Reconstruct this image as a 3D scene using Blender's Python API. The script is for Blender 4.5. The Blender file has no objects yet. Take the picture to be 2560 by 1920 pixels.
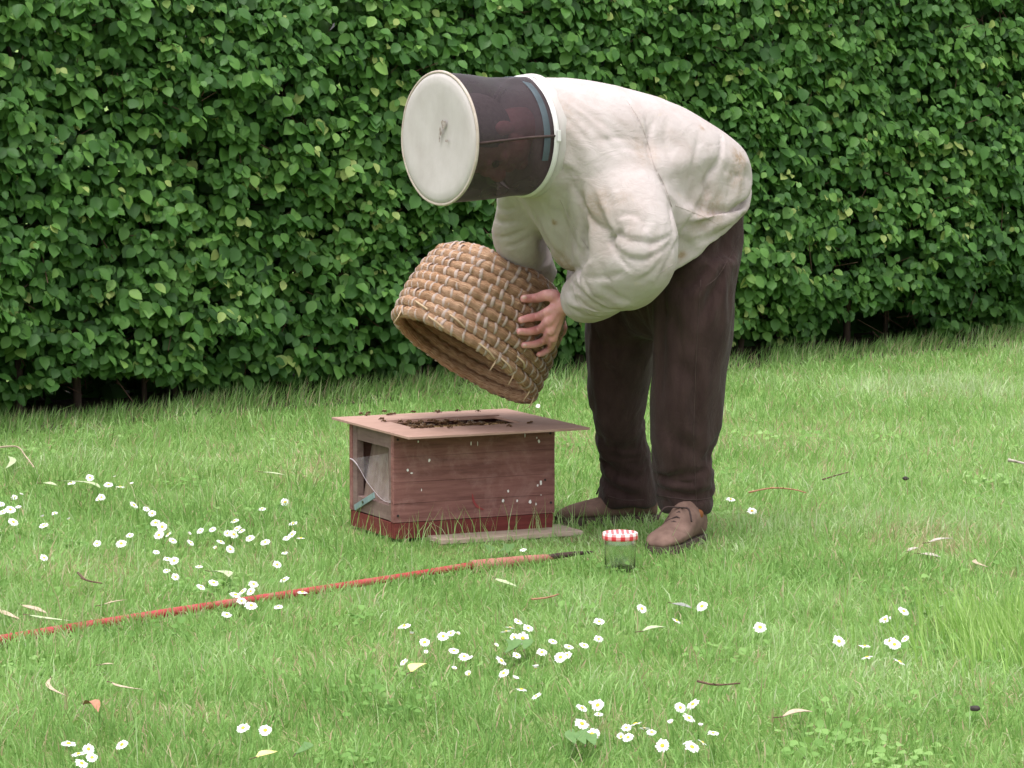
import bpy, bmesh, math, random
import numpy as np
from mathutils import Vector, Matrix, noise
from mathutils.bvhtree import BVHTree

R = math.radians
random.seed(7)
rng = np.random.default_rng(7)
scene = bpy.context.scene
col = scene.collection

# ------------------------------------------------------------------ camera
CAM_H = 1.42
PITCH = R(5.74)
FPX = 9000.0                       # focal length in pixels of a 2560 px wide frame
cam_d = bpy.data.cameras.new('camera')
cam_d.sensor_width = 36.0
cam_d.lens = 36.0 * FPX / 2560.0
cam_d.clip_start = 0.1
cam_d.clip_end = 2000.0
cam = bpy.data.objects.new('camera', cam_d)
col.objects.link(cam)
cam.location = (0, 0, CAM_H)
cam.rotation_euler = (R(90) - PITCH, 0, 0)
scene.camera = cam

# ------------------------------------------------------------------ world, sun, exposure
SUN_EL, SUN_AZ = R(74), R(205)     # compass style: 0 = +Y, clockwise
world = bpy.data.worlds.new('World')
scene.world = world
world.use_nodes = True
wn = world.node_tree
wn.nodes.clear()
sky = wn.nodes.new('ShaderNodeTexSky')
sky.sky_type = 'NISHITA'
sky.sun_disc = False
sky.sun_elevation = SUN_EL
sky.sun_rotation = SUN_AZ
sky.air_density = 1.0
sky.dust_density = 4.0
hs = wn.nodes.new('ShaderNodeHueSaturation')
hs.inputs['Saturation'].default_value = 0.16      # overcast: a grey sky
bg = wn.nodes.new('ShaderNodeBackground')
bg.inputs['Strength'].default_value = 0.15
wo = wn.nodes.new('ShaderNodeOutputWorld')
wn.links.new(sky.outputs[0], hs.inputs['Color'])
wn.links.new(hs.outputs[0], bg.inputs['Color'])
wn.links.new(bg.outputs[0], wo.inputs['Surface'])

sun_d = bpy.data.lights.new('sun', 'SUN')
sun_d.energy = 0.8
sun_d.angle = R(40)
sun_d.color = (1.0, 0.965, 0.93)
sun = bpy.data.objects.new('sun', sun_d)
col.objects.link(sun)
sd = Vector((math.sin(SUN_AZ) * math.cos(SUN_EL), math.cos(SUN_AZ) * math.cos(SUN_EL), math.sin(SUN_EL)))
sun.rotation_euler = sd.to_track_quat('Z', 'Y').to_euler()
sun.location = (0, 0, 8)

scene.view_settings.view_transform = 'Standard'
scene.view_settings.look = 'None'
scene.view_settings.gamma = 1.0
scene.view_settings.use_curve_mapping = False
scene.view_settings.exposure = 1.35
scene.cycles.max_bounces = 6
scene.cycles.transparent_max_bounces = 12
scene.cycles.use_denoising = True

# quality switches
GRASS_DENSITY = 1.0
HEDGE_DENSITY = 1.0

# ------------------------------------------------------------------ helpers
CP, SP = math.cos(PITCH), math.sin(PITCH)
C_F, C_U, C_R = Vector((0, CP, -SP)), Vector((0, SP, CP)), Vector((1, 0, 0))
CAM = Vector((0, 0, CAM_H))


def ray(px, py):
    return C_F * FPX + C_R * (px - 1280) + C_U * (960 - py)


def P(px, py, Y):                  # the world point seen there at distance Y
    d = ray(px, py)
    return CAM + d * (Y / d.y)


def G(px, py, z=0.0):              # the world point seen there at height z
    d = ray(px, py)
    return CAM + d * ((z - CAM_H) / d.z)


def link(o, parent=None):
    col.objects.link(o)
    if parent is not None:
        o.parent = parent
    return o


def tag(o, label=None, cat=None, group=None, kind=None):
    if label: o['label'] = label
    if cat: o['category'] = cat
    if group: o['group'] = group
    if kind: o['kind'] = kind
    return o


def thing(name, label, cat, loc=(0, 0, 0), rot=(0, 0, 0), group=None):
    o = bpy.data.objects.new(name, None)
    o.empty_display_size = 0.05
    link(o)
    o.location = loc
    o.rotation_euler = rot
    return tag(o, label, cat, group)


def mesh_np(name, V, quads=None, tris=None, smooth=True):
    V = np.asarray(V, dtype=np.float32).reshape(-1, 3)
    parts, counts = [], []
    if quads is not None and len(quads):
        q = np.asarray(quads, dtype=np.int32).reshape(-1, 4)
        parts.append(q.ravel()); counts.append(np.full(len(q), 4, np.int32))
    if tris is not None and len(tris):
        t = np.asarray(tris, dtype=np.int32).reshape(-1, 3)
        parts.append(t.ravel()); counts.append(np.full(len(t), 3, np.int32))
    li = np.concatenate(parts); ct = np.concatenate(counts)
    me = bpy.data.meshes.new(name)
    me.vertices.add(len(V)); me.vertices.foreach_set('co', V.ravel())
    me.loops.add(len(li)); me.loops.foreach_set('vertex_index', li)
    me.polygons.add(len(ct))
    st = np.concatenate([[0], np.cumsum(ct)[:-1]]).astype(np.int32)
    me.polygons.foreach_set('loop_start', st)
    me.polygons.foreach_set('loop_total', ct)
    me.polygons.foreach_set('use_smooth', np.full(len(ct), smooth))
    me.update(calc_edges=True)
    return me


def attr(me, name, vals):
    a = me.attributes.new(name, 'FLOAT', 'POINT')
    a.data.foreach_set('value', np.asarray(vals, dtype=np.float32))


def mobj(name, me, mat, parent=None, world_space=True):
    """Link a mesh; vertices given in world space are moved into the parent's space."""
    if parent is not None and world_space:
        me.transform(Matrix.Translation(-Vector(parent.location)))
    if mat is not None and len(me.materials) == 0:
        me.materials.append(mat)
    return link(bpy.data.objects.new(name, me), parent)


class MB:
    """Collects polygons into one mesh."""
    def __init__(self):
        self.v, self.f = [], []

    def add(self, vs, fs):
        n = len(self.v)
        self.v += [tuple(x) for x in vs]
        self.f += [tuple(i + n for i in f) for f in fs]
        return self

    def box(self, c, s, M=None):
        x, y, z = [k / 2 for k in s]
        vs = [Vector((a * x, b * y, d * z)) for d in (-1, 1) for a, b in ((-1, -1), (1, -1), (1, 1), (-1, 1))]
        if M is not None: vs = [M @ k for k in vs]
        vs = [k + Vector(c) for k in vs]
        return self.add(vs, [(3, 2, 1, 0), (4, 5, 6, 7), (0, 1, 5, 4), (1, 2, 6, 5), (2, 3, 7, 6), (3, 0, 4, 7)])

    def tube(self, pts, rad, n=8, cap=True):
        pts = [Vector(p) for p in pts]
        if not hasattr(rad, '__len__'): rad = [rad] * len(pts)
        ref = Vector((0.13, 0.27, 0.95)); rings = []
        for i, p in enumerate(pts):
            t = (pts[min(i + 1, len(pts) - 1)] - pts[max(i - 1, 0)]).normalized()
            a = t.cross(ref)
            if a.length < 1e-4: a = t.cross(Vector((1, 0, 0)))
            a.normalize(); b = t.cross(a); ref = ref if i == 0 else ref
            rings.append([p + (a * math.cos(2 * math.pi * k / n) + b * math.sin(2 * math.pi * k / n)) * rad[i] for k in range(n)])
        vs = [q for r in rings for q in r]
        fs = []
        for i in range(len(pts) - 1):
            for k in range(n):
                fs.append((i * n + k, (i + 1) * n + k, (i + 1) * n + (k + 1) % n, i * n + (k + 1) % n))
        if cap:
            fs.append(tuple(range(n))); fs.append(tuple((len(pts) - 1) * n + k for k in reversed(range(n))))
        return self.add(vs, fs)

    def ellipsoid(self, c, r, M=None, nu=12, nv=8):
        vs, fs = [], []
        for j in range(nv + 1):
            th = math.pi * j / nv
            for i in range(nu):
                ph = 2 * math.pi * i / nu
                q = Vector((r[0] * math.sin(th) * math.cos(ph), r[1] * math.sin(th) * math.sin(ph), r[2] * math.cos(th)))
                if M is not None: q = M @ q
                vs.append(q + Vector(c))
        for j in range(nv):
            for i in range(nu):
                fs.append((j * nu + i, (j + 1) * nu + i, (j + 1) * nu + (i + 1) % nu, j * nu + (i + 1) % nu))
        return self.add(vs, fs)

    def mesh(self, name, smooth=False, bevel=0.0, segs=2):
        me = bpy.data.meshes.new(name)
        me.from_pydata(self.v, [], self.f)
        bm = bmesh.new(); bm.from_mesh(me)
        bmesh.ops.remove_doubles(bm, verts=bm.verts, dist=1e-6)
        bmesh.ops.recalc_face_normals(bm, faces=bm.faces)
        if bevel:
            bmesh.ops.bevel(bm, geom=list(bm.edges), offset=bevel, segments=segs, affect='EDGES', profile=0.6)
        bm.to_mesh(me); bm.free()
        me.polygons.foreach_set('use_smooth', [smooth] * len(me.polygons))
        me.update()
        return me

    def build(self, name, mat, parent=None, smooth=False, bevel=0.0, world_space=True, segs=2):
        return mobj(name, self.mesh(name, smooth, bevel, segs), mat, parent, world_space)


def remesh(me, voxel, smooth_it=2, fac=0.5):
    """Voxel-remesh a joined shell into one continuous surface."""
    o = bpy.data.objects.new('tmp', me); col.objects.link(o)
    m = o.modifiers.new('r', 'REMESH'); m.mode = 'VOXEL'; m.voxel_size = voxel
    s = o.modifiers.new('s', 'SMOOTH'); s.factor = fac; s.iterations = smooth_it
    dg = bpy.context.evaluated_depsgraph_get()
    out = bpy.data.meshes.new_from_object(o.evaluated_get(dg))
    bpy.data.objects.remove(o); bpy.data.meshes.remove(me)
    out.polygons.foreach_set('use_smooth', [True] * len(out.polygons))
    return out


def get_co(me):
    a = np.empty(len(me.vertices) * 3, np.float32); me.vertices.foreach_get('co', a)
    return a.reshape(-1, 3)


def get_no(me):
    a = np.empty(len(me.vertices) * 3, np.float32); me.vertices.foreach_get('normal', a)
    return a.reshape(-1, 3)


def set_co(me, a):
    me.vertices.foreach_set('co', np.asarray(a, np.float32).ravel()); me.update()


def catmull(rows, sub):
    rows = np.asarray(rows, float); out = []
    for i in range(len(rows) - 1):
        p0, p1, p2, p3 = rows[max(i - 1, 0)], rows[i], rows[i + 1], rows[min(i + 2, len(rows) - 1)]
        for k in range(sub):
            t = k / sub
            out.append(0.5 * ((2 * p1) + (-p0 + p2) * t + (2 * p0 - 5 * p1 + 4 * p2 - p3) * t * t + (-p0 + 3 * p1 - 3 * p2 + p3) * t ** 3))
    out.append(rows[-1])
    return np.array(out)


def loft(mb, secs, n=40, sub=5, cap=True):
    """secs: (centre, T, lateral, h_dorsal, h_ventral, h_lateral_plus, h_lateral_minus)."""
    rows = [list(c) + list(T) + list(B) + list(hh) for c, T, B, *hh in secs]
    rows = catmull(rows, sub)
    vs, fs = [], []
    for r in rows:
        c = Vector(r[0:3]); T = Vector(r[3:6]).normalized(); B = Vector(r[6:9])
        B = (B - T * B.dot(T)).normalized()
        A = B.cross(T).normalized()
        if A.z < 0 and abs(A.z) > 0.3: A = -A
        hd, hv, hp, hm = r[9:13]
        for k in range(n):
            th = 2 * math.pi * k / n
            ca, sa = math.cos(th), math.sin(th)
            p = 0.88
            ca_ = math.copysign(abs(ca) ** p, ca); sa_ = math.copysign(abs(sa) ** p, sa)
            vs.append(c + A * (ca_ * (hd if ca > 0 else hv)) + B * (sa_ * (hp if sa > 0 else hm)))
    m = len(rows)
    for i in range(m - 1):
        for k in range(n):
            fs.append((i * n + k, i * n + (k + 1) % n, (i + 1) * n + (k + 1) % n, (i + 1) * n + k))
    if cap:
        fs.append(tuple(range(n))); fs.append(tuple((m - 1) * n + k for k in reversed(range(n))))
    return mb.add(vs, fs)


def limb(mb, pts, n=28, sub=6):
    """pts: (point, radius) chain; round sections, rounded ends."""
    rows = catmull([list(p) + [r] for p, r in pts], sub)
    P3 = [Vector(r[:3]) for r in rows]; rad = [float(r[3]) for r in rows]
    d0 = (P3[0] - P3[1]).normalized(); d1 = (P3[-1] - P3[-2]).normalized()
    pre = [(P3[0] + d0 * rad[0] * s, rad[0] * c) for s, c in ((0.6, 0.45), (0.35, 0.8))]
    post = [(P3[-1] + d1 * rad[-1] * s, rad[-1] * c) for s, c in ((0.35, 0.8), (0.6, 0.45))]
    allp = pre + list(zip(P3, rad)) + post
    return mb.tube([p for p, _ in allp], [r for _, r in allp], n)


# ------------------------------------------------------------------ materials
def new_mat(name):
    m = bpy.data.materials.new(name); m.use_nodes = True
    nt = m.node_tree; b = nt.nodes['Principled BSDF']
    return m, nt, b


def N(nt, t, **kw):
    n = nt.nodes.new(t)
    for k, v in kw.items():
        if k in n.inputs: n.inputs[k].default_value = v
        else: setattr(n, k, v)
    return n


def ramp(nt, stops, fac=None):
    r = nt.nodes.new('ShaderNodeValToRGB')
    e = r.color_ramp.elements
    while len(e) < len(stops): e.new(0.5)
    for k, (p, c) in zip(e, stops):
        k.position = p; k.color = (*c, 1)
    if fac is not None: nt.links.new(fac, r.inputs[0])
    return r


def coords(nt, scale=(1, 1, 1), rot=(0, 0, 0)):
    tc = nt.nodes.new('ShaderNodeTexCoord'); mp = nt.nodes.new('ShaderNodeMapping')
    mp.inputs['Scale'].default_value = scale; mp.inputs['Rotation'].default_value = rot
    nt.links.new(tc.outputs['Object'], mp.inputs['Vector'])
    return mp.outputs[0]


def noise_n(nt, vec, scale, detail=5, rough=0.6, dist=0.0):
    n = N(nt, 'ShaderNodeTexNoise', Scale=scale, Detail=detail, Roughness=rough, Distortion=dist)
    nt.links.new(vec, n.inputs['Vector'])
    return n.outputs[0]


def bump(nt, b, fac, strength, dist):
    n = N(nt, 'ShaderNodeBump', Strength=strength, Distance=dist)
    nt.links.new(fac, n.inputs['Height']); nt.links.new(n.outputs[0], b.inputs['Normal'])
    return n


def mix(nt, a, b, fac, mode='MIX'):
    m = nt.nodes.new('ShaderNodeMix'); m.data_type = 'RGBA'; m.blend_type = mode
    for s, v in ((6, a), (7, b), (0, fac)):
        if hasattr(v, 'links') or hasattr(v, 'is_output'): nt.links.new(v, m.inputs[s])
        elif s == 0: m.inputs[0].default_value = v
        else: m.inputs[s].default_value = (*v, 1)
    return m.outputs[2]


def simple(name, c1, c2=None, scale=20, rough=0.7, stretch=(1, 1, 1), bstr=0.0, bdist=0.002, spec=0.3, metal=0.0):
    m, nt, b = new_mat(name)
    b.inputs['Roughness'].default_value = rough
    b.inputs['Specular IOR Level'].default_value = spec
    b.inputs['Metallic'].default_value = metal
    if c2 is None:
        b.inputs['Base Color'].default_value = (*c1, 1)
    else:
        v = coords(nt, stretch)
        f = noise_n(nt, v, scale)
        r = ramp(nt, [(0.3, c1), (0.7, c2)], f)
        nt.links.new(r.outputs[0], b.inputs['Base Color'])
        if bstr: bump(nt, b, f, bstr, bdist)
    return m


def leafy(name, stops, rough=0.45, trans=0.35, tcol=(0.25, 0.5, 0.05), spec=0.4, attr_name='tone_val', pervar=True):
    """Leaf or blade material: colour picked per leaf by a stored tone value, light passes through."""
    m, nt, b = new_mat(name)
    b.inputs['Roughness'].default_value = rough
    b.inputs['Specular IOR Level'].default_value = spec
    if pervar:
        a = nt.nodes.new('ShaderNodeAttribute'); a.attribute_name = attr_name
        fac = a.outputs['Fac']
    else:
        oi = nt.nodes.new('ShaderNodeObjectInfo'); fac = oi.outputs['Random']
    r = ramp(nt, stops, fac)
    nt.links.new(r.outputs[0], b.inputs['Base Color'])
    tr = nt.nodes.new('ShaderNodeBsdfTranslucent')
    nt.links.new(mix(nt, r.outputs[0], tcol, 0.35), tr.inputs['Color'])
    ms = nt.nodes.new('ShaderNodeMixShader'); ms.inputs[0].default_value = trans
    out = nt.nodes['Material Output']
    nt.links.new(b.outputs[0], ms.inputs[1]); nt.links.new(tr.outputs[0], ms.inputs[2])
    nt.links.new(ms.outputs[0], out.inputs['Surface'])
    return m


MAT = {}
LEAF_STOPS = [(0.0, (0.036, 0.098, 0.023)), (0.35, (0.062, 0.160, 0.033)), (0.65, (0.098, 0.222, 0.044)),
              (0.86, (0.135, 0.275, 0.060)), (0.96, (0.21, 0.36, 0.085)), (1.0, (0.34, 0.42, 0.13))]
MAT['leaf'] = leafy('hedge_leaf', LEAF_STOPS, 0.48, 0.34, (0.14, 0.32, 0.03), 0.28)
MAT['leaf_one'] = leafy('hedge_leaf_single', LEAF_STOPS, 0.48, 0.34, (0.14, 0.32, 0.03), 0.28, pervar=False)
MAT['grass'] = leafy('lawn_grass', [(0.0, (0.100, 0.205, 0.048)), (0.3, (0.18, 0.335, 0.088)), (0.6, (0.28, 0.455, 0.145)),
                                    (0.80, (0.385, 0.54, 0.235)), (0.91, (0.50, 0.57, 0.36)), (0.95, (0.48, 0.40, 0.26)), (1.0, (0.40, 0.29, 0.19))],
                     0.6, 0.45, (0.30, 0.46, 0.10), 0.2)
MAT['lush'] = leafy('lush_grass', [(0.0, (0.17, 0.32, 0.06)), (0.5, (0.28, 0.45, 0.11)), (1.0, (0.40, 0.54, 0.20))], 0.5, 0.35, (0.3, 0.5, 0.05), 0.3)

# jacket cloth
m, nt, b = new_mat('cream_cotton'); MAT['jacket'] = m
b.inputs['Roughness'].default_value = 0.9; b.inputs['Specular IOR Level'].default_value = 0.15
v = coords(nt)
big = ramp(nt, [(0.45, (0, 0, 0)), (0.75, (1, 1, 1))], noise_n(nt, v, 7, 6, 0.65, 0.6))
spots = ramp(nt, [(0.66, (0, 0, 0)), (0.74, (1, 1, 1))], noise_n(nt, v, 30, 4, 0.6, 0.3))
at = nt.nodes.new('ShaderNodeAttribute'); at.attribute_name = 'stain'
c = mix(nt, (0.425, 0.372, 0.366), (0.335, 0.278, 0.258), big.outputs[0])
mul = N(nt, 'ShaderNodeMath', operation='MULTIPLY'); nt.links.new(spots.outputs[0], mul.inputs[0]); mul.inputs[1].default_value = 0.35
c = mix(nt, c, (0.47, 0.38, 0.30), mul.outputs[0])
sn = N(nt, 'ShaderNodeMath', operation='MULTIPLY')
nt.links.new(at.outputs['Fac'], sn.inputs[0]); nt.links.new(ramp(nt, [(0.30, (0, 0, 0)), (0.62, (1, 1, 1))], noise_n(nt, v, 55, 6, 0.75)).outputs[0], sn.inputs[1])
c = mix(nt, c, (0.27, 0.19, 0.13), sn.outputs[0])
nt.links.new(c, b.inputs['Base Color'])
rn = N(nt, 'ShaderNodeTexNoise', noise_type='RIDGED_MULTIFRACTAL'); rn.inputs['Scale'].default_value = 7.5; rn.inputs['Detail'].default_value = 3.0; rn.inputs['Roughness'].default_value = 0.42; rn.inputs['Distortion'].default_value = 0.7
nt.links.new(coords(nt, (1, 1, 1.3), (0.3, 0.6, 0)), rn.inputs['Vector'])
fn = noise_n(nt, coords(nt, (1, 1, 1.6), (0.3, 0.7, 0)), 14, 8, 0.64, 1.0)
sm = N(nt, 'ShaderNodeMath', operation='MULTIPLY_ADD'); nt.links.new(rn.outputs[0], sm.inputs[0]); sm.inputs[1].default_value = 0.25; nt.links.new(fn, sm.inputs[2])
bump(nt, b, sm.outputs[0], 0.36, 0.012)

m, nt, b = new_mat('brown_cord_cloth'); MAT['trousers'] = m
b.inputs['Roughness'].default_value = 0.95; b.inputs['Specular IOR Level'].default_value = 0.1
b.inputs['Sheen Weight'].default_value = 0.08
v = coords(nt, (1, 1, 0.25))
f = noise_n(nt, v, 30, 6, 0.7)
r = ramp(nt, [(0.3, (0.030, 0.0165, 0.016)), (0.7, (0.054, 0.032, 0.030))], f)
nt.links.new(r.outputs[0], b.inputs['Base Color'])
bump(nt, b, noise_n(nt, coords(nt, (1, 1, 0.55), (0.2, 0.3, 0)), 16, 8, 0.66, 0.8), 0.6, 0.012)

m, nt, b = new_mat('skin'); MAT['skin'] = m
b.inputs['Roughness'].default_value = 0.5
b.inputs['Subsurface Weight'].default_value = 0.15; b.inputs['Subsurface Radius'].default_value = (0.01, 0.004, 0.002)
v = coords(nt)
r = ramp(nt, [(0.3, (0.52, 0.215, 0.205)), (0.7, (0.62, 0.315, 0.305))], noise_n(nt, v, 45, 5, 0.6))
nt.links.new(r.outputs[0], b.inputs['Base Color'])
bump(nt, b, noise_n(nt, v, 160, 3), 0.3, 0.001)

m, nt, b = new_mat('veil_net'); MAT['net'] = m
b.inputs['Base Color'].default_value = (0.020, 0.009, 0.013, 1); b.inputs['Roughness'].default_value = 0.55
b.inputs['Sheen Weight'].default_value = 0.10; b.inputs['Sheen Roughness'].default_value = 0.4
v = coords(nt)
f = ramp(nt, [(0.3, (0.68, 0.68, 0.68)), (0.7, (0.80, 0.80, 0.80))], noise_n(nt, v, 14, 4))
tr = nt.nodes.new('ShaderNodeBsdfTransparent'); ms = nt.nodes.new('ShaderNodeMixShader')
tr.inputs['Color'].default_value = (0.95, 0.85, 0.9, 1)
nt.links.new(f.outputs[0], ms.inputs[0]); nt.links.new(tr.outputs[0], ms.inputs[1]); nt.links.new(b.outputs[0], ms.inputs[2])
nt.links.new(ms.outputs[0], nt.nodes['Material Output'].inputs['Surface'])

MAT['crown'] = simple('crown_cloth', (0.39, 0.35, 0.34), (0.47, 0.43, 0.425), 11, 0.9, (1.6, 1, 0.7), bstr=0.35, bdist=0.006)
MAT['piping'] = simple('cloth_piping', (0.36, 0.29, 0.24), (0.46, 0.40, 0.36), 40, 0.9)
MAT['strap'] = simple('strap', (0.045, 0.060, 0.072), (0.065, 0.085, 0.10), 30, 0.7)
MAT['zip'] = simple('zip', (0.56, 0.53, 0.53), (0.62, 0.60, 0.60), 60, 0.5)
MAT['hair'] = simple('hair', (0.10, 0.08, 0.07), (0.25, 0.22, 0.2), 80, 0.8)
MAT['eye'] = simple('eye', (0.03, 0.02, 0.015), None, rough=0.2)
MAT['shirt'] = simple('dark_red_shirt', (0.10, 0.03, 0.03), (0.16, 0.05, 0.05), 40, 0.9)
MAT['shoe'] = simple('suede', (0.10, 0.060, 0.048), (0.22, 0.138, 0.112), 18, 0.92, bstr=0.3, bdist=0.003, spec=0.15)
MAT['sole'] = simple('sole', (0.05, 0.035, 0.03), (0.11, 0.075, 0.06), 40, 0.85)
MAT['lace'] = simple('lace', (0.035, 0.02, 0.02), (0.07, 0.045, 0.04), 60, 0.9)
MAT['sock'] = simple('sock', (0.16, 0.055, 0.02), (0.24, 0.09, 0.03), 60, 0.95)

# straw
m, nt, b = new_mat('straw'); MAT['straw'] = m
b.inputs['Roughness'].default_value = 0.75; b.inputs['Specular IOR Level'].default_value = 0.25
uv = nt.nodes.new('ShaderNodeAttribute'); uv.attribute_name = 'along'
cx = nt.nodes.new('ShaderNodeAttribute'); cx.attribute_name = 'across'
cb = nt.nodes.new('ShaderNodeCombineXYZ'); nt.links.new(uv.outputs['Fac'], cb.inputs[0]); nt.links.new(cx.outputs['Fac'], cb.inputs[1])
mp = N(nt, 'ShaderNodeMapping'); mp.inputs['Scale'].default_value = (4, 4, 1); nt.links.new(cb.outputs[0], mp.inputs[0])
fib = noise_n(nt, mp.outputs[0], 1.6, 7, 0.7, 0.3)
v = coords(nt)
r = ramp(nt, [(0.33, (0.12, 0.054, 0.032)), (0.45, (0.31, 0.172, 0.10)), (0.56, (0.46, 0.29, 0.185)), (0.68, (0.62, 0.46, 0.33))], fib)
dirt = ramp(nt, [(0.4, (0, 0, 0)), (0.75, (1, 1, 1))], noise_n(nt, v, 9, 4))
dm = N(nt, 'ShaderNodeMath', operation='MULTIPLY'); nt.links.new(dirt.outputs[0], dm.inputs[0]); dm.inputs[1].default_value = 0.6
c = mix(nt, r.outputs[0], (0.26, 0.13, 0.06), dm.outputs[0])
nt.links.new(c, b.inputs['Base Color'])
bump(nt, b, fib, 0.9, 0.006)
MAT['inner'] = simple('straw_inside', (0.20, 0.085, 0.03), (0.34, 0.17, 0.07), 40, 0.8, bstr=0.5, bdist=0.004)
MAT['bramble'] = simple('bramble_binding', (0.29, 0.21, 0.18), (0.44, 0.345, 0.305), 45, 0.7, bstr=0.3, bdist=0.001)
MAT['bramble_pale'] = simple('loose_binding', (0.36, 0.25, 0.16), (0.48, 0.35, 0.23), 45, 0.7)


def wood(name, c1, c2, c3, wear, axis=(1.2, 14, 14), rough=0.75, wearamt=0.5):
    m, nt, b = new_mat(name)
    b.inputs['Roughness'].default_value = rough; b.inputs['Specular IOR Level'].default_value = 0.25
    v = coords(nt, axis); v2 = coords(nt)
    oi = nt.nodes.new('ShaderNodeObjectInfo')
    ad = N(nt, 'ShaderNodeVectorMath', operation='ADD'); nt.links.new(v, ad.inputs[0])
    cmb = nt.nodes.new('ShaderNodeCombineXYZ'); ml = N(nt, 'ShaderNodeMath', operation='MULTIPLY'); ml.inputs[1].default_value = 37.0
    nt.links.new(oi.outputs['Random'], ml.inputs[0]); nt.links.new(ml.outputs[0], cmb.inputs[0]); nt.links.new(ml.outputs[0], cmb.inputs[1])
    nt.links.new(cmb.outputs[0], ad.inputs[1])
    g = noise_n(nt, ad.outputs[0], 5, 8, 0.65, 0.5)
    r = ramp(nt, [(0.25, c1), (0.5, c2), (0.75, c3)], g)
    w = ramp(nt, [(0.5, (0, 0, 0)), (0.72, (1, 1, 1))], noise_n(nt, v2, 12, 6, 0.7, 0.4))
    ml2 = N(nt, 'ShaderNodeMath', operation='MULTIPLY'); nt.links.new(w.outputs[0], ml2.inputs[0]); ml2.inputs[1].default_value = wearamt
    nt.links.new(mix(nt, r.outputs[0], wear, ml2.outputs[0]), b.inputs['Base Color'])
    bump(nt, b, g, 0.35, 0.002)
    return m


MAT['cedar'] = wood('stained_cedar', (0.105, 0.042, 0.038), (0.20, 0.086, 0.076), (0.28, 0.13, 0.117), (0.33, 0.185, 0.17), wearamt=0.65)
MAT['cedar_grey'] = wood('weathered_cedar', (0.10, 0.062, 0.055), (0.155, 0.10, 0.09), (0.21, 0.14, 0.125), (0.26, 0.18, 0.16), (14, 1.2, 14))
MAT['cedar_pale'] = wood('pale_panel', (0.13, 0.085, 0.068), (0.19, 0.13, 0.105), (0.24, 0.17, 0.14), (0.17, 0.12, 0.10), (14, 14, 1.5))
MAT['red_paint'] = wood('old_red_paint', (0.085, 0.018, 0.016), (0.135, 0.026, 0.023), (0.18, 0.045, 0.038), (0.10, 0.04, 0.033))
MAT['ply'] = wood('pink_plywood', (0.29, 0.178, 0.142), (0.35, 0.218, 0.176), (0.40, 0.26, 0.215), (0.25, 0.15, 0.12), (3, 10, 10))
MAT['pine'] = wood('frame_pine', (0.50, 0.31, 0.14), (0.62, 0.42, 0.20), (0.70, 0.52, 0.28), (0.30, 0.17, 0.08))
MAT['plank'] = wood('weathered_plank', (0.30, 0.22, 0.17), (0.42, 0.33, 0.26), (0.50, 0.41, 0.34), (0.36, 0.25, 0.2), (1.5, 12, 12))
MAT['dark'] = simple('dark_inside', (0.03, 0.018, 0.012), None, rough=0.9)
MAT['splash'] = simple('dried_splash', (0.72, 0.66, 0.66), (0.85, 0.82, 0.82), 60, 0.9)
MAT['smear'] = simple('red_smear', (0.24, 0.035, 0.04), (0.29, 0.06, 0.06), 60, 0.8)
MAT['clip'] = simple('grey_metal_strip', (0.17, 0.235, 0.25), (0.25, 0.33, 0.34), 40, 0.5, metal=0.2)
MAT['nail'] = simple('nail', (0.03, 0.02, 0.02), None, rough=0.6)
m, nt, b = new_mat('cobweb'); MAT['web'] = m
b.inputs['Base Color'].default_value = (0.66, 0.60, 0.62, 1); b.inputs['Roughness'].default_value = 0.9
tr = nt.nodes.new('ShaderNodeBsdfTransparent'); ms = nt.nodes.new('ShaderNodeMixShader')
rr = ramp(nt, [(0.35, (0.03,) * 3), (0.75, (0.22,) * 3)], noise_n(nt, coords(nt), 26, 6, 0.7, 0.5))
nt.links.new(rr.outputs[0], ms.inputs[0]); nt.links.new(tr.outputs[0], ms.inputs[1]); nt.links.new(b.outputs[0], ms.inputs[2])
nt.links.new(ms.outputs[0], nt.nodes['Material Output'].inputs['Surface'])
MAT['webline'] = simple('web_edge', (0.40, 0.34, 0.36), None, rough=0.9)

m, nt, b = new_mat('worn_red_pole'); MAT['pole'] = m
b.inputs['Roughness'].default_value = 0.55
v = coords(nt)
r = ramp(nt, [(0.34, (0.31, 0.022, 0.028)), (0.54, (0.36, 0.045, 0.045)), (0.68, (0.27, 0.13, 0.09))], noise_n(nt, v, 22, 6, 0.7))
nt.links.new(r.outputs[0], b.inputs['Base Color'])
MAT['pole_tip'] = simple('bare_wood_tip', (0.29, 0.085, 0.070), (0.34, 0.17, 0.125), 22, 0.8)
MAT['iron'] = simple('rusty_iron', (0.045, 0.028, 0.025), (0.09, 0.055, 0.045), 30, 0.8, metal=0.3)

m, nt, b = new_mat('jar_glass'); MAT['glass'] = m
b.inputs['Base Color'].default_value = (0.93, 0.96, 0.94, 1); b.inputs['Roughness'].default_value = 0.10
b.inputs['Transmission Weight'].default_value = 1.0; b.inputs['IOR'].default_value = 1.45
MAT['lid_red'] = simple('lid_red', (0.52, 0.03, 0.04), (0.58, 0.045, 0.06), 30, 0.4)
MAT['lid_pink'] = simple('lid_pink', (0.66, 0.25, 0.26), (0.70, 0.30, 0.31), 30, 0.4)
MAT['lid_white'] = simple('lid_white', (0.80, 0.76, 0.75), (0.84, 0.80, 0.79), 30, 0.4)

MAT['bee'] = simple('bee', (0.035, 0.018, 0.010), (0.14, 0.07, 0.025), 500, 0.8)
m, nt, b = new_mat('bee_wing'); MAT['wing'] = m
b.inputs['Base Color'].default_value = (0.35, 0.28, 0.22, 1); b.inputs['Alpha'].default_value = 0.45; b.inputs['Roughness'].default_value = 0.3

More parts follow.
